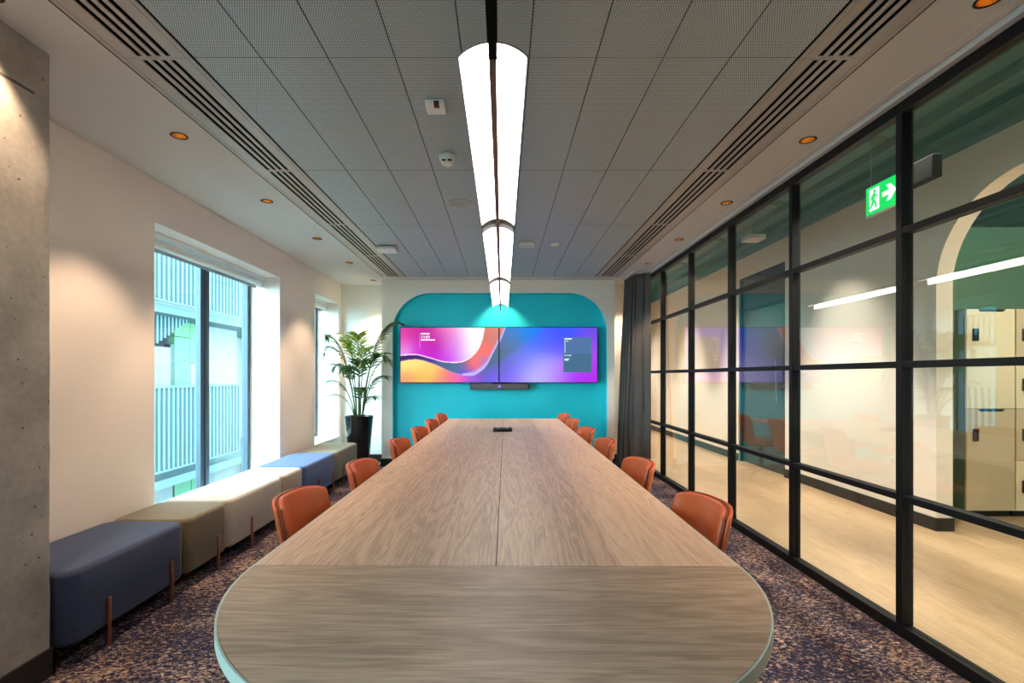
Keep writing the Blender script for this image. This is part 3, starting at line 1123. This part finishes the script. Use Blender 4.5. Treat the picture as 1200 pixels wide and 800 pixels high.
stool(2.20, 3.03, M['fab_blue'], [2.42, 2.88], 'long dark blue stool beside the concrete column')
stool(3.03, 3.50, M['fab_olive'], [3.35], 'short olive stool between the dark blue and cream stools')
stool(3.50, 4.37, M['fab_cream'], [3.80, 4.20], 'long cream stool under the wide window')
stool(4.37, 4.82, M['fab_beige'], [4.66], 'short pale beige stool beside the long cream stool')
stool(4.82, 5.74, M['fab_sky'], [5.20, 5.62], 'long bright blue stool towards the far end of the window wall')
stool(5.74, 6.62, M['fab_sage'], [5.98, 6.42], 'long sage green stool, last of the row next to the palm')

# ================================================================ PENDANT LAMP
PZ, PX_, PH = 2.222, -0.028, 0.100
SEG = [(1.42, 2.99), (3.17, 4.75), (4.94, 6.48)]
t = thing('pendant_lamp', 'long white linear pendant lamp of three lit lengths over the table', 'pendant lamp', (PX_, 3.95, PZ))


def arch_pts(half, sag, n=18):
    R = (half * half + sag * sag) / (2 * sag)
    a0 = math.asin(half / R)
    return [(R * math.sin(-a0 + 2 * a0 * k / n), R * math.cos(-a0 + 2 * a0 * k / n) - (R - sag)) for k in range(n + 1)]


def arch(bm, ya, yb, half, sag, dz0, dz1):
    pr = arch_pts(half, sag)
    lo_ = [[bm.verts.new((x, yy, z + dz0)) for x, z in pr] for yy in (ya, yb)]
    up_ = [[bm.verts.new((x, yy, z + dz1)) for x, z in pr] for yy in (ya, yb)]
    n = len(pr)
    for i in range(n - 1):
        for g in (lo_, up_):
            f = bm.faces.new((g[0][i], g[0][i + 1], g[1][i + 1], g[1][i]))
            f.smooth = True
        for e in (0, 1):
            bm.faces.new((lo_[e][i], lo_[e][i + 1], up_[e][i + 1], up_[e][i]))
    for i in (0, n - 1):
        bm.faces.new((lo_[0][i], lo_[1][i], up_[1][i], up_[0][i]))


OY = 3.95
SAG = 0.042
for a, b in SEG:
    bm = bmesh.new()
    arch(bm, a - OY, b - OY, PH, SAG, 0.004, 0.008)
    sh = obj('lamp_shade', bm, M['lamp_metal'], t)
    bm = bmesh.new()
    arch(bm, a - OY + 0.002, b - OY - 0.002, PH - 0.003, SAG, 0.0, 0.0035)
    obj('diffuser', bm, M['lamp'], sh)
for a, b in ((2.99, 3.17), (4.75, 4.94)):
    bm = bmesh.new()
    arch(bm, a - OY + 0.001, b - OY - 0.001, PH, SAG, 0.001, 0.012)
    obj('joint_cover', bm, M['joint'], t)
boxes('spine', [(-0.010, 0.010, 1.42 - OY, 6.52 - OY, -0.048, -0.036), (-0.010, 0.010, 1.412 - OY, 1.42 - OY, -0.048, SAG), (-0.006, 0.006, 6.485 - OY, 6.52 - OY, -0.036, SAG)], M['lamp_spine'], t, bevel=0.002)
for a, b in SEG:
    boxes('light_fin', [(-0.005, 0.005, a - OY + 0.002, b - OY - 0.002, -0.0358, SAG - 0.002)], M['lamp'], t)
for a, b in ((2.99, 3.17), (4.75, 4.94)):
    boxes('spine_joint', [(-0.006, 0.006, a - OY, b - OY, -0.036, SAG)], M['lamp_spine'], t)
boxes('feed_rail', [(-0.014, 0.014, -0.6 - OY, 1.34 - OY, -0.012, SAG + 0.01), (-0.012, 0.012, 1.34 - OY, 1.418 - OY, -0.008, SAG + 0.012)], M['black'], t, bevel=0.002)
for y in (0.2, 3.08, 4.845, 6.3):
    bm = bmesh.new()
    tube(bm, [(0, y - OY, SAG + 0.008), (0, y - OY, CZ - PZ)], 0.0012, 6)
    obj('suspension_wire', bm, M['grey_metal'], t)

# ================================================================ DOWNLIGHTS
PLC = ['beside the concrete column', 'second from the concrete column', 'third from the concrete column', 'fourth from the concrete column', 'fifth from the concrete column', 'at the far back corner']
PRC = ['nearest the camera', 'second from the camera', 'third from the camera', 'fourth from the camera', 'fifth from the camera', 'above the charcoal curtain']
dl = None
for xx, ys, pl, wall in ((DXL, DOWN_L, PLC, 'window-side'), (DXR, DOWN_R, PRC, 'partition-side')):
    for i, y in enumerate(ys):
        lab = 'recessed gold downlight in the %s ceiling, %s' % (wall, pl[i])
        if dl is None:
            dl = thing('recessed_downlight', lab, 'downlight', (xx, y, CZ), 0, 'recessed downlights')
            bm = bmesh.new()
            disc_rings(bm, [(DR - 0.001, 0.0), (DR + 0.006, 0.0), (DR + 0.007, -0.003), (DR - 0.002, -0.003)], 32, cap=False)
            obj('trim_ring', bm, M['black_metal'], dl)
            bm = bmesh.new()
            disc_rings(bm, [(DR - 0.0015, 0.0), (DR - 0.004, 0.02), (0.024, 0.055)], 32, cap=False)
            obj('reflector', bm, M['gold'], dl)
            bm = bmesh.new()
            disc_rings(bm, [(0.0235, 0.052), (0.0235, 0.056)], 24)
            obj('bulb', bm, M['bulb'], dl)
            spot('downlight_beam', (0, 0, 0.006), SPOT_W, WARM, 84, 0.45, 0.022, parent=dl)
        else:
            dup(dl, (xx, y, CZ), None, lab)
dup(dl, (-0.03, 7.08, CZ), None, 'recessed gold downlight behind the far end of the pendant, over the screens')

# ================================================================ CEILING DEVICES
t = thing('call_point', 'white square ceiling sensor with a dark red window', 'ceiling device', (-0.345, 2.56, CZ))
boxes('casing', [(-0.05, 0.05, -0.05, 0.05, -0.032, 0)], M['white_plastic'], t, bevel=0.006)
boxes('window_strip', [(-0.005, 0.022, -0.0515, -0.020, -0.0335, -0.012)], M['red_window'], t)
t = thing('smoke_detector', 'round white smoke detector on the ceiling tile', 'smoke detector', (-0.352, 3.16, CZ))
bm = bmesh.new()
disc_rings(bm, [(0.026, -0.062), (0.034, -0.058), (0.046, -0.036), (0.054, -0.022), (0.055, 0.0)], 28)
obj('body', bm, M['white_plastic'], t)
boxes('vent_slot', [(-0.030, -0.006, -0.0475, -0.036, -0.049, -0.043), (0.006, 0.030, -0.0475, -0.036, -0.049, -0.043)], M['black'], t)
t = thing('ceiling_speaker', 'flush round white speaker grille in the ceiling', 'speaker', (-0.345, 4.02, CZ))
bm = bmesh.new()
disc_rings(bm, [(0.083, -0.004), (0.093, -0.004), (0.095, 0.001)], 36)
obj('grille', bm, mat('speaker_grille', (0.36, 0.37, 0.37, 1), 0.6), t)
bm = bmesh.new()
disc_rings(bm, [(0.085, -0.003), (0.086, -0.0065), (0.094, -0.0065), (0.096, 0.0)], 36, cap=False)
obj('rim', bm, mat('speaker_rim', (0.5, 0.5, 0.49, 1), 0.5), t)
t = thing('access_point', 'white square wireless access point on the ceiling beside the window-side diffuser', 'access point', (-1.26, 5.40, CZ))
bm = bmesh.new()
pad(bm, 0, 0, 0.21, 0.21, 0.04, -0.045, -0.012, 0.012)
obj('casing', bm, M['white_plastic'], t)
boxes('bracket', [(-0.07, 0.07, -0.07, 0.07, -0.012, 0)], M['white_plastic'], t)
t = thing('motion_sensor', 'small white square sensor on the ceiling right of the pendant', 'ceiling device', (0.255, 5.23, CZ))
boxes('casing', [(-0.08, 0.08, -0.05, 0.05, -0.035, 0)], M['white_plastic'], t, bevel=0.006)
boxes('lens_strip', [(-0.06, 0.06, -0.03, 0.03, -0.045, -0.035)], mat('sensor_lens', (0.75, 0.66, 0.58, 1), 0.4), t, bevel=0.004)
t = thing('heat_detector', 'small round white detector on the ceiling near the partition-side diffuser', 'ceiling device', (0.55, 5.24, CZ))
bm = bmesh.new()
disc_rings(bm, [(0.022, -0.03), (0.036, -0.026), (0.045, -0.012), (0.046, 0.0)], 24)
obj('body', bm, M['white_plastic'], t)
bm = bmesh.new()
disc_rings(bm, [(0.012, -0.034), (0.012, -0.0305)], 16)
obj('lens', bm, M['grey_metal'], t)

# ================================================================ SCREENS
def lerp(a, b, f):
    return tuple(x + (y - x) * f for x, y in zip(a, b))


def curve_y(pts, x):
    if x <= pts[0][0]:
        return pts[0][1]
    for (x0, y0), (x1, y1) in zip(pts, pts[1:]):
        if x <= x1:
            f = (x - x0) / (x1 - x0)
            return y0 + (y1 - y0) * f
    return pts[-1][1]


def smooth_curve(pts, n=12):
    out = []
    for i in range(len(pts) - 1):
        p0, p1, p2, p3 = pts[max(i - 1, 0)], pts[i], pts[i + 1], pts[min(i + 2, len(pts) - 1)]
        for k in range(n):
            s = k / n
            out.append(tuple(0.5 * (2 * b + (c - a) * s + (2 * a - 5 * b + 4 * c - d) * s * s + (3 * b - a - 3 * c + d) * s ** 3) for a, b, c, d in zip(p0, p1, p2, p3)))
    out.append(pts[-1])
    return out


def idw(ctrl, x, y, sg=85.0):
    sw, c = 0.0, [0, 0, 0]
    for cx, cy, col in ctrl:
        d2 = (x - cx) ** 2 + (y - cy) ** 2
        w_ = math.exp(-d2 / (2 * sg * sg)) + 1e-4 / (1 + d2 / 4e4) ** 2
        sw += w_
        for i in range(3):
            c[i] += col[i] * w_
    return tuple(v / sw for v in c)


# pixel-like units of the picture on the two screens: left 0..1015, right 1015..2030 across, 0..565 down
CA = smooth_curve([(0, 292), (90, 286), (180, 287), (310, 320), (430, 355), (550, 365), (650, 355), (740, 305), (810, 225), (850, 125), (876, 0)])
CB = smooth_curve([(0, 352), (110, 334), (210, 338), (360, 385), (510, 455), (610, 485), (740, 495), (810, 465), (890, 395), (960, 265), (1010, 165), (1075, 0)])
UP = [(0, 60, (205, 60, 150)), (0, 150, (226, 92, 190)), (20, 270, (220, 170, 235)), (160, 30, (196, 50, 150)), (300, 60, (184, 52, 150)), (190, 230, (205, 60, 205)),
      (330, 180, (182, 40, 165)), (300, 290, (196, 40, 205)), (430, 90, (196, 80, 175)), (470, 10, (240, 130, 190)), (540, 280, (205, 90, 225)), (480, 340, (190, 60, 215)),
      (580, 60, (240, 180, 222)), (540, 150, (205, 90, 195)), (600, 190, (232, 175, 240)), (710, 60, (250, 242, 255)), (720, 180, (240, 246, 255)), (800, 60, (245, 248, 255)), (640, 320, (210, 180, 250)), (740, 270, (240, 240, 255))]
LN = [(700, 520), (760, 497), (1015, 362), (1415, 65), (1500, -5)]
SL = [(780, 470, (120, 105, 160)), (860, 440, (92, 104, 132)), (930, 380, (84, 112, 132)), (990, 320, (82, 112, 136)), (1030, 200, (90, 112, 142)), (1060, 280, (92, 112, 150)), (1120, 180, (94, 120, 165)), (1200, 150, (84, 122, 190)), (1100, 40, (76, 124, 185)), (1180, 20, (58, 132, 208)), (1290, 40, (36, 140, 226)), (1400, 10, (34, 126, 232)), (1330, 90, (52, 118, 225)), (1480, 0, (40, 110, 240))]
RB = [(0, 320, (74, 44, 110)), (150, 310, (70, 40, 110)), (280, 340, (78, 62, 130)), (420, 390, (82, 100, 140)), (560, 410, (78, 112, 140)), (640, 440, (95, 100, 210)), (640, 390, (110, 110, 130)),
      (720, 400, (244, 110, 110)), (790, 360, (250, 116, 108)), (860, 230, (236, 118, 110)), (910, 90, (212, 122, 112)), (980, 60, (200, 128, 118)), (1000, 20, (225, 135, 125)), (700, 475, (105, 80, 240)), (850, 380, (170, 120, 190))]
LO = [(30, 400, (255, 226, 130)), (200, 380, (255, 222, 130)), (60, 520, (255, 166, 92)), (240, 480, (255, 178, 92)), (330, 420, (255, 205, 112)), (420, 500, (255, 150, 110)), (520, 540, (252, 110, 140)),
      (600, 520, (240, 110, 170)), (10, 560, (250, 140, 130)), (680, 550, (190, 80, 230)), (790, 540, (150, 72, 245)), (760, 505, (130, 110, 170)), (860, 500, (104, 96, 170)), (900, 430, (92, 112, 132)), (980, 330, (84, 112, 136)), (990, 520, (122, 92, 250)),
      (930, 480, (104, 92, 240)), (1010, 420, (96, 104, 190)), (1060, 180, (86, 116, 150)), (1080, 330, (96, 112, 170)), (1150, 220, (98, 122, 165)), (1120, 60, (70, 130, 195)), (1250, 20, (44, 140, 226)), (1200, 110, (84, 128, 190)), (1340, 60, (40, 118, 232)),
      (1230, 240, (96, 112, 225)), (1100, 400, (104, 96, 245)), (1200, 340, (122, 124, 255)), (1350, 160, (86, 108, 246)), (1320, 330, (140, 140, 255)), (1450, 100, (66, 98, 250)), (1560, 200, (104, 100, 250)), (1500, 380, (164, 150, 255)), (1400, 480, (184, 180, 255)),
      (1250, 480, (166, 150, 255)), (1080, 530, (150, 108, 250)), (1560, 520, (178, 160, 250)), (1640, 30, (40, 84, 246)), (1760, 40, (44, 86, 240)), (1640, 90, (96, 80, 245)), (1880, 60, (112, 78, 232)), (2010, 20, (86, 74, 206)), (2000, 150, (150, 72, 222)),
      (1650, 480, (172, 110, 250)), (1750, 540, (160, 58, 240)), (2000, 300, (158, 78, 220)), (2010, 540, (176, 34, 214)), (1900, 540, (170, 48, 236)), (1980, 440, (164, 66, 224))]


def s2l(c):
    c = max(0, min(255, c)) / 255
    return c / 12.92 if c <= 0.04045 else ((c + 0.055) / 1.055) ** 2.4


def picture(x, y):
    ya = curve_y(CA, x) if x < 876 else -1e4
    yb = curve_y(CB, x) if x < 1075 else -1e4
    if y < ya:
        c = idw(UP, x, y, 75)
        d = ya - y
        if d < 16:
            c = lerp((255, 240, 255), c, (d / 16) ** 1.5)
        return c
    if y < yb:
        c = idw(RB, x, y, 48)
        if x > 640 and yb - y < 62 * (1 if x > 800 else (x - 600) / 200):
            c = lerp((186, 178, 255), c, min(1, max(0, (yb - y) - 16) / 44))
        elif x < 640 and yb - y < 9:
            c = lerp((190, 150, 220), c, 0.35)
        return c
    c = idw(LO, x, y, 62 if x < 1000 else 95)
    if x > 700:
        ln = curve_y(LN, x) if x < 1500 else -300
        f = max(0, min(1, (ln - y + 8) / 44 if x < 1100 else (ln - y + 30) / 90))
        f = f * f * (3 - 2 * f)
        if f > 0:
            c = lerp(c, idw(SL, x, y, 70), f)
    if x > 640 and y - yb < 8:
        c = lerp((178, 168, 250), c, (y - yb) / 8)
    return c


def screen(x0, x1, z0, z1, off, label, extra):
    yf = YP - 0.005
    cx, cz = (x0 + x1) / 2, z0
    t = thing('display_screen', label, 'screen', (cx, YP + 0.05, z0), 0, 'wall screens')
    W, H = x1 - x0, z1 - z0
    boxes('housing', [(-W / 2, W / 2, -0.05, 0.02, 0, H)], M['screen_black'], t, bevel=0.003)
    boxes('wall_bracket', [(-0.25, 0.25, 0.02, 0.068, 0.2, H - 0.2)], M['black_metal'], t)
    bz = 0.010
    nx, nz = 220, 124
    verts, faces, cols = [], [], []
    for j in range(nz + 1):
        for i in range(nx + 1):
            u, v = i / nx, j / nz
            verts.append((-W / 2 + bz + (W - 2 * bz) * u, -0.0512, bz + (H - 2 * bz) * v))
            cols.append(picture(off + u * 1015, (1 - v) * 565))
    for j in range(nz):
        for i in range(nx):
            k = j * (nx + 1) + i
            faces.append((k, k + 1, k + nx + 2, k + nx + 1))
    me = bpy.data.meshes.new('picture')
    me.from_pydata(verts, [], faces)
    at = me.color_attributes.new('pixels', 'FLOAT_COLOR', 'POINT')
    for i, c in enumerate(cols):
        at.data[i].color = (s2l(c[0]), s2l(c[1]), s2l(c[2]), 1)
    obj('picture', me, M['pixels'], t)

    def P(px, py):
        return (-W / 2 + bz + (W - 2 * bz) * px / 1015, bz + (H - 2 * bz) * (1 - py / 565))

    def bar(name, rects, m_):
        bl = []
        for a, b, c, d in rects:
            xa, za = P(a, d)
            xb, zb = P(b, c)
            bl.append((xa, xb, -0.0532, -0.0514, za, zb))
        return boxes(name, bl, m_, t)
    extra(t, P, bar)
    return t


m = emis('pixels', (1, 1, 1, 1), 1.0)
N, L = m.node_tree.nodes, m.node_tree.links
va = N.new('ShaderNodeVertexColor')
va.layer_name = 'pixels'
L.new(va.outputs[0], N['Emission'].inputs[0])
M['pixels'] = m


def text(name, s, size, loc, m_, parent):
    cu = bpy.data.curves.new(name, 'FONT')
    cu.body = s
    cu.size = size
    cu.extrude = 0.0006
    cu.offset = size * 0.015
    tmp = bpy.data.objects.new(name, cu)
    COL.objects.link(tmp)
    dg = bpy.context.evaluated_depsgraph_get()
    me = bpy.data.meshes.new_from_object(tmp.evaluated_get(dg))
    bpy.data.objects.remove(tmp)
    o = bpy.data.objects.new(name, me)
    COL.objects.link(o)
    me.materials.clear()
    me.materials.append(m_)
    o.parent = parent
    o.location = loc
    o.rotation_euler = (PI / 2, 0, 0)
    return o


def left_extra(t, P, bar):
    def words(a, b, c, d, n):
        r, x = [], a
        q = random.Random(n)
        while x < b:
            l = q.uniform(16, 34)
            r.append((x, min(x + l, b), c, d))
            x += l + 4
        return r
    bar('caption_line', words(213, 302, 57, 70, 1), M['text_white'])
    bar('caption_line', words(213, 356, 122, 134, 2), M['text_white'])
    bar('divider_line', [(198, 202, 62, 212)], M['text_pink'])
    x, z = P(211, 112)
    text('clock_text', '11:01', 0.062, (x, -0.0522, z), M['text_white'], t)


def right_extra(t, P, bar):
    bar('info_card', [(663, 958, 100, 272)], emis('card_blue', lin(78, 112, 158), 1.0))
    bar('info_card', [(663, 958, 272, 462)], emis('card_slate', lin(70, 106, 134), 1.0))
    t_ = 0.0022

    def over(name, rects, m_):
        o = bar(name, rects, m_)
        o.location = (0, -t_, 0)
    over('card_text', [(676, 700, 112, 122), (703, 750, 112, 122)], M['text_white'])
    over('card_text', [(676, 682, 128, 262), (690, 716, 136, 144)], M['text_pale'])
    over('card_text', [(674, 700, 284, 292), (704, 748, 284, 292), (674, 726, 320, 328), (674, 716, 330, 342)], M['text_pale'])


SZ0, SZ1 = 1.216, 2.036
screen(-1.502, -0.053, SZ0, SZ1, 0, 'wall screen with a pink and orange ribbon picture and the time', left_extra)
screen(-0.050, 1.392, SZ0, SZ1, 1015, 'wall screen with a blue and violet picture and an information card', right_extra)
# video bar under the screens
t = thing('video_bar', 'dark grey video conferencing bar under the two screens', 'video bar', (-0.045, YP + 0.05, 1.118))
bm = bmesh.new()
pad(bm, 0, 0, 0.87, 0.10, 0.03, 0.0, 0.085, 0.012)
obj('body', bm, M['soundbar'], t)
bm = bmesh.new()
tube(bm, [(0, -0.049, 0.048), (0, -0.056, 0.048)], 0.022, 20)
obj('camera_lens', bm, M['led_violet'], t)
boxes('mount', [(-0.12, 0.12, 0.03, 0.068, 0.02, 0.097)], M['black_metal'], t)

# ================================================================ CURTAIN
t = thing('curtain', 'charcoal floor-length curtain gathered in the corner beside the teal wall', 'curtain', (1.84, 6.9, 0))
path = []
NP = 150
for k in range(NP + 1):
    s = k / NP
    base = Vector((1.985 - 0.10 * min(1, s * 4) - 0.04 * s, 6.62 + 0.62 * s))
    amp = 0.085 * min(1, s * 3.2)
    path.append(base + Vector((amp * math.sin(s * 2 * PI * 6.5), 0.018 * math.sin(s * 2 * PI * 13))))
bm = bmesh.new()
rows = []
NZ = 24
for j in range(NZ + 1):
    h = j / NZ
    z = 0.015 + (CZ - 0.012 - 0.015) * h
    fl_ = (1 - h)
    row = []
    for k, p in enumerate(path):
        s = k / NP
        x = p.x + (p.x - 1.985) * 0.58 * fl_ * min(1, s * 2) + 0.010 * fl_ * math.sin(9 * s + 5 * h)
        x = min(x, 1.985)
        y = p.y
        row.append(bm.verts.new((x - 1.84, y - 6.9, z)))
    rows.append(row)
for a, b in zip(rows, rows[1:]):
    for i in range(NP):
        f = bm.faces.new((a[i], a[i + 1], b[i + 1], b[i]))
        f.smooth = True
o = obj('drape', bm, M['curtain'], t)
sd = o.modifiers.new('solid', 'SOLIDIFY')
sd.thickness = 0.003
boxes('track', [(-0.10, -0.07, -0.3, 0.4, CZ - 0.012, CZ)], M['white_plastic'], t)

# ================================================================ PALM
pot = thing('potted_palm', 'tall kentia palm in a glossy black tapered planter in the back corner', 'plant', (-2.035, 7.02, 0))
bm = bmesh.new()
disc_rings(bm, [(0.125, 0.0), (0.130, 0.005), (0.165, 0.40), (0.198, 0.745), (0.200, 0.755), (0.184, 0.755), (0.176, 0.70)], 40, cap=False)
obj('planter', bm, M['pot'], pot)
bm = bmesh.new()
disc_rings(bm, [(0.12, 0.66), (0.178, 0.69), (0.12, 0.712), (0.01, 0.715)], 24)
obj('soil', bm, M['soil'], pot)
boxes('planter_base', [(-0.08, 0.08, -0.08, 0.08, 0.001, 0.01)], M['pot'], pot)


def frond(az, reach, top, droop, stem, leaf_l, npair, m_, width=0.02, x0=0.0, y0=0.0):
    """One feather leaf: stalk curving up and over, with pairs of strap leaflets."""
    d = Vector((math.cos(az), math.sin(az), 0))
    base = Vector((x0, y0, 0.70)) + d * 0.02
    p1 = base + Vector((0, 0, top * 0.62)) + d * reach * 0.12
    p2 = base + Vector((0, 0, top * 1.05)) + d * reach * 0.55
    p3 = base + Vector((0, 0, top - droop)) + d * reach

    def bz(s):
        q = 1 - s
        return base * q ** 3 + p1 * 3 * q * q * s + p2 * 3 * q * s * s + p3 * s ** 3
    pts = [bz(k / 20) for k in range(21)]
    bm = bmesh.new()
    tube(bm, pts, [0.008 * (1 - 0.8 * k / 20) + 0.001 for k in range(21)], 6)
    fr = obj('frond', bm, M['stalk'], pot)
    bm = bmesh.new()
    for i in range(npair):
        s = stem + (1 - stem) * (i + 0.5) / npair
        c = bz(s)
        tg = (bz(min(1, s + 0.02)) - bz(s - 0.02)).normalized()
        side = tg.cross(Vector((0, 0, 1)))
        if side.length < 0.05:
            side = d.cross(Vector((0, 0, 1)))
        side.normalize()
        prof = math.sin(PI * (0.16 + 0.80 * (i + 0.5) / npair)) ** 0.7
        for sg in (-1, 1):
            l = leaf_l * prof * rnd.uniform(0.85, 1.1)
            spread = 0.62 + 0.25 * rnd.random()
            dirv = (side * sg * spread + tg * (0.80 + 0.5 * i / npair)).normalized()
            nrm = dirv.cross(tg).normalized()
            wv = nrm.cross(dirv).normalized()
            n = 6
            L_p, C_p, R_p = [], [], []
            for k in range(n + 1):
                f = k / n
                sag = Vector((0, 0, -1)) * (l * 0.42 * f ** 2.0)
                p = c + dirv * l * f + sag
                wd = width * (math.sin(PI * min(1, 0.12 + f * 0.88)) ** 0.8) * (1 - 0.2 * f) + 0.0006
                L_p.append(bm.verts.new(p + wv * wd * 0.5 + Vector((0, 0, 0.002))))
                C_p.append(bm.verts.new(p))
                R_p.append(bm.verts.new(p - wv * wd * 0.5 + Vector((0, 0, 0.002))))
            for k in range(n):
                bm.faces.new((L_p[k], C_p[k], C_p[k + 1], L_p[k + 1])).smooth = True
                bm.faces.new((C_p[k], R_p[k], R_p[k + 1], C_p[k + 1])).smooth = True
    for v in bm.verts:
        v.co.x = max(v.co.x, -0.445)
        lim = 0.50 if v.co.x < 0.24 else 0.20
        v.co.y = min(v.co.y, lim)
    obj('leaflets', bm, m_, fr)


D = math.radians
Lf, Yf = M['leaf'], M['leaf_young']
frond(D(-5), 0.52, 1.36, 0.00, 0.40, 0.34, 22, Lf, 0.030, 0.03, 0.0)
frond(D(183), 0.50, 1.30, 0.16, 0.38, 0.34, 22, Lf, 0.030, -0.03, 0.0)
frond(D(202), 0.42, 1.14, 0.20, 0.48, 0.28, 15, Lf, 0.031, -0.02, -0.02)
frond(D(160), 0.24, 1.20, 0.02, 0.5, 0.28, 14, Lf, 0.031, -0.02, 0.02)
frond(D(-75), 0.16, 1.16, -0.02, 0.46, 0.30, 15, Yf, 0.024, 0.0, -0.03)
frond(D(-130), 0.15, 1.06, 0.00, 0.46, 0.28, 14, Yf, 0.024, -0.01, -0.03)
frond(D(-25), 0.40, 1.02, 0.14, 0.45, 0.30, 15, Lf, 0.031, 0.03, -0.02)
frond(D(-70), 0.30, 0.90, 0.12, 0.42, 0.28, 14, Lf, 0.031, 0.01, -0.03)
frond(D(-115), 0.28, 0.84, 0.14, 0.42, 0.27, 14, Lf, 0.031, -0.01, -0.03)
frond(D(170), 0.34, 0.86, 0.14, 0.4, 0.26, 13, Lf, 0.029, -0.03, 0.0)
frond(D(10), 0.36, 0.90, 0.10, 0.4, 0.26, 13, Lf, 0.029, 0.03, 0.0)
frond(D(215), 0.40, 0.62, 0.10, 0.38, 0.24, 12, Lf, 0.027, -0.03, -0.02)
frond(D(-18), 0.40, 0.66, 0.06, 0.38, 0.24, 12, Lf, 0.027, 0.03, 0.0)
frond(D(-70), 0.30, 0.50, 0.06, 0.34, 0.22, 11, Lf, 0.027, 0.01, -0.03)
frond(D(200), 0.34, 0.40, 0.06, 0.34, 0.20, 10, Lf, 0.020, -0.03, -0.03)
frond(D(-35), 0.30, 0.38, 0.06, 0.34, 0.20, 10, Lf, 0.020, 0.03, -0.03)
frond(D(80), 0.20, 1.05, 0.05, 0.45, 0.28, 12, Lf, 0.029, 0.0, 0.03)

# ================================================================ OUTSIDE THE WINDOWS
GZ = -3.6
struct('ground_outside', [(-40, WO - 0.02, -25, 45, GZ - 0.2, GZ)], M['ground'])
bd = thing('building', 'pale building across the street with slatted balconies and green panels', 'building', (-9.0, 14.0, GZ))
ox, oy, oz = -9.0, 14.0, GZ


def B(name, rects, m_, parent=None):
    return boxes(name, [(a - ox, b - ox, c - oy, d - oy, e - oz, f - oz) for a, b, c, d, e, f in rects], m_, parent or bd)


B('facade', [(-12.5, -12.0, 2, 34, GZ, 9)], M['outside_pale'])
for z in (-1.75, 3.05, 6.6):
    B('balcony_slab', [(-12.0, -9.25, 4, 30, z, z + 0.24)], M['outside_slab'])
for z0, z1 in ((-1.2, 1.0), (3.36, 4.7)):
    r = []
    y = 5.0
    while y < 17.0:
        r.append((-9.10, -9.03, y, y + 0.075, z0, z1))
        y += 0.19
    s_ = B('slat_screen', r, M['outside_slat'])
    B('handrail', [(-9.14, -9.02, 5.0, 17.0, z1, z1 + 0.06), (-9.12, -9.04, 5.0, 17.0, z0 - 0.05, z0)], M['outside_slab'], s_)
for ya, yb, z0, z1, m_ in ((15.39, 16.15, 0.6, 2.55, 'outside_green'), (16.17, 17.1, 1.75, 3.05, 'outside_green'), (15.39, 16.15, 2.57, 3.05, 'outside_green'), (14.2, 15.2, 0.6, 2.2, 'outside_pale'), (15.2, 15.37, 0.6, 2.3, 'outside_dark'),
                           (16.17, 17.0, 0.6, 1.72, 'outside_pale'), (15.39, 16.2, -3.6, -1.76, 'outside_green'), (16.24, 17.1, -3.6, -1.76, 'outside_green'), (14.0, 15.3, -3.6, -1.76, 'outside_pale'), (17.2, 19.0, -3.6, 3.05, 'outside_pale')):
    B('wall_panel', [(-10.4, -10.2, ya, yb, z0, z1)], M[m_])
# stair flank rising behind the balcony
bm = bmesh.new()
y = 12.6
while y < 15.25:
    zb = 2.2 + (y - 13.8) * 0.55
    box(bm, -9.75 - ox, -9.7 - ox, y - oy, y + 0.07 - oy, zb - oz, 3.05 - oz)
    y += 0.16
obj('stair_slats', bm, M['outside_slat'], bd)

sun_d = bpy.data.lights.new('sun', 'SUN')
sun_d.energy = 2.2
sun_d.angle = 0.02
sun_d.color = (0.92, 1.0, 1.0)
sun = bpy.data.objects.new('sun', sun_d)
COL.objects.link(sun)
sun.rotation_euler = Vector((-0.75, 0.35, -0.85)).to_track_quat('-Z', 'Y').to_euler()

# daylight sampling windows (portals: they add no light, they only tell the renderer where the sky is seen)
for (a, b), SILL in zip(WIN, SILLS):
    d = bpy.data.lights.new('sky_portal', 'AREA')
    d.shape = 'RECTANGLE'
    d.size, d.size_y = HEAD - SILL, b - a
    d.cycles.is_portal = True
    o = bpy.data.objects.new('sky_portal', d)
    COL.objects.link(o)
    o.location = (WO - 0.005, (a + b) / 2, (SILL + HEAD) / 2)
    o.rotation_euler = (0, -PI / 2, 0)
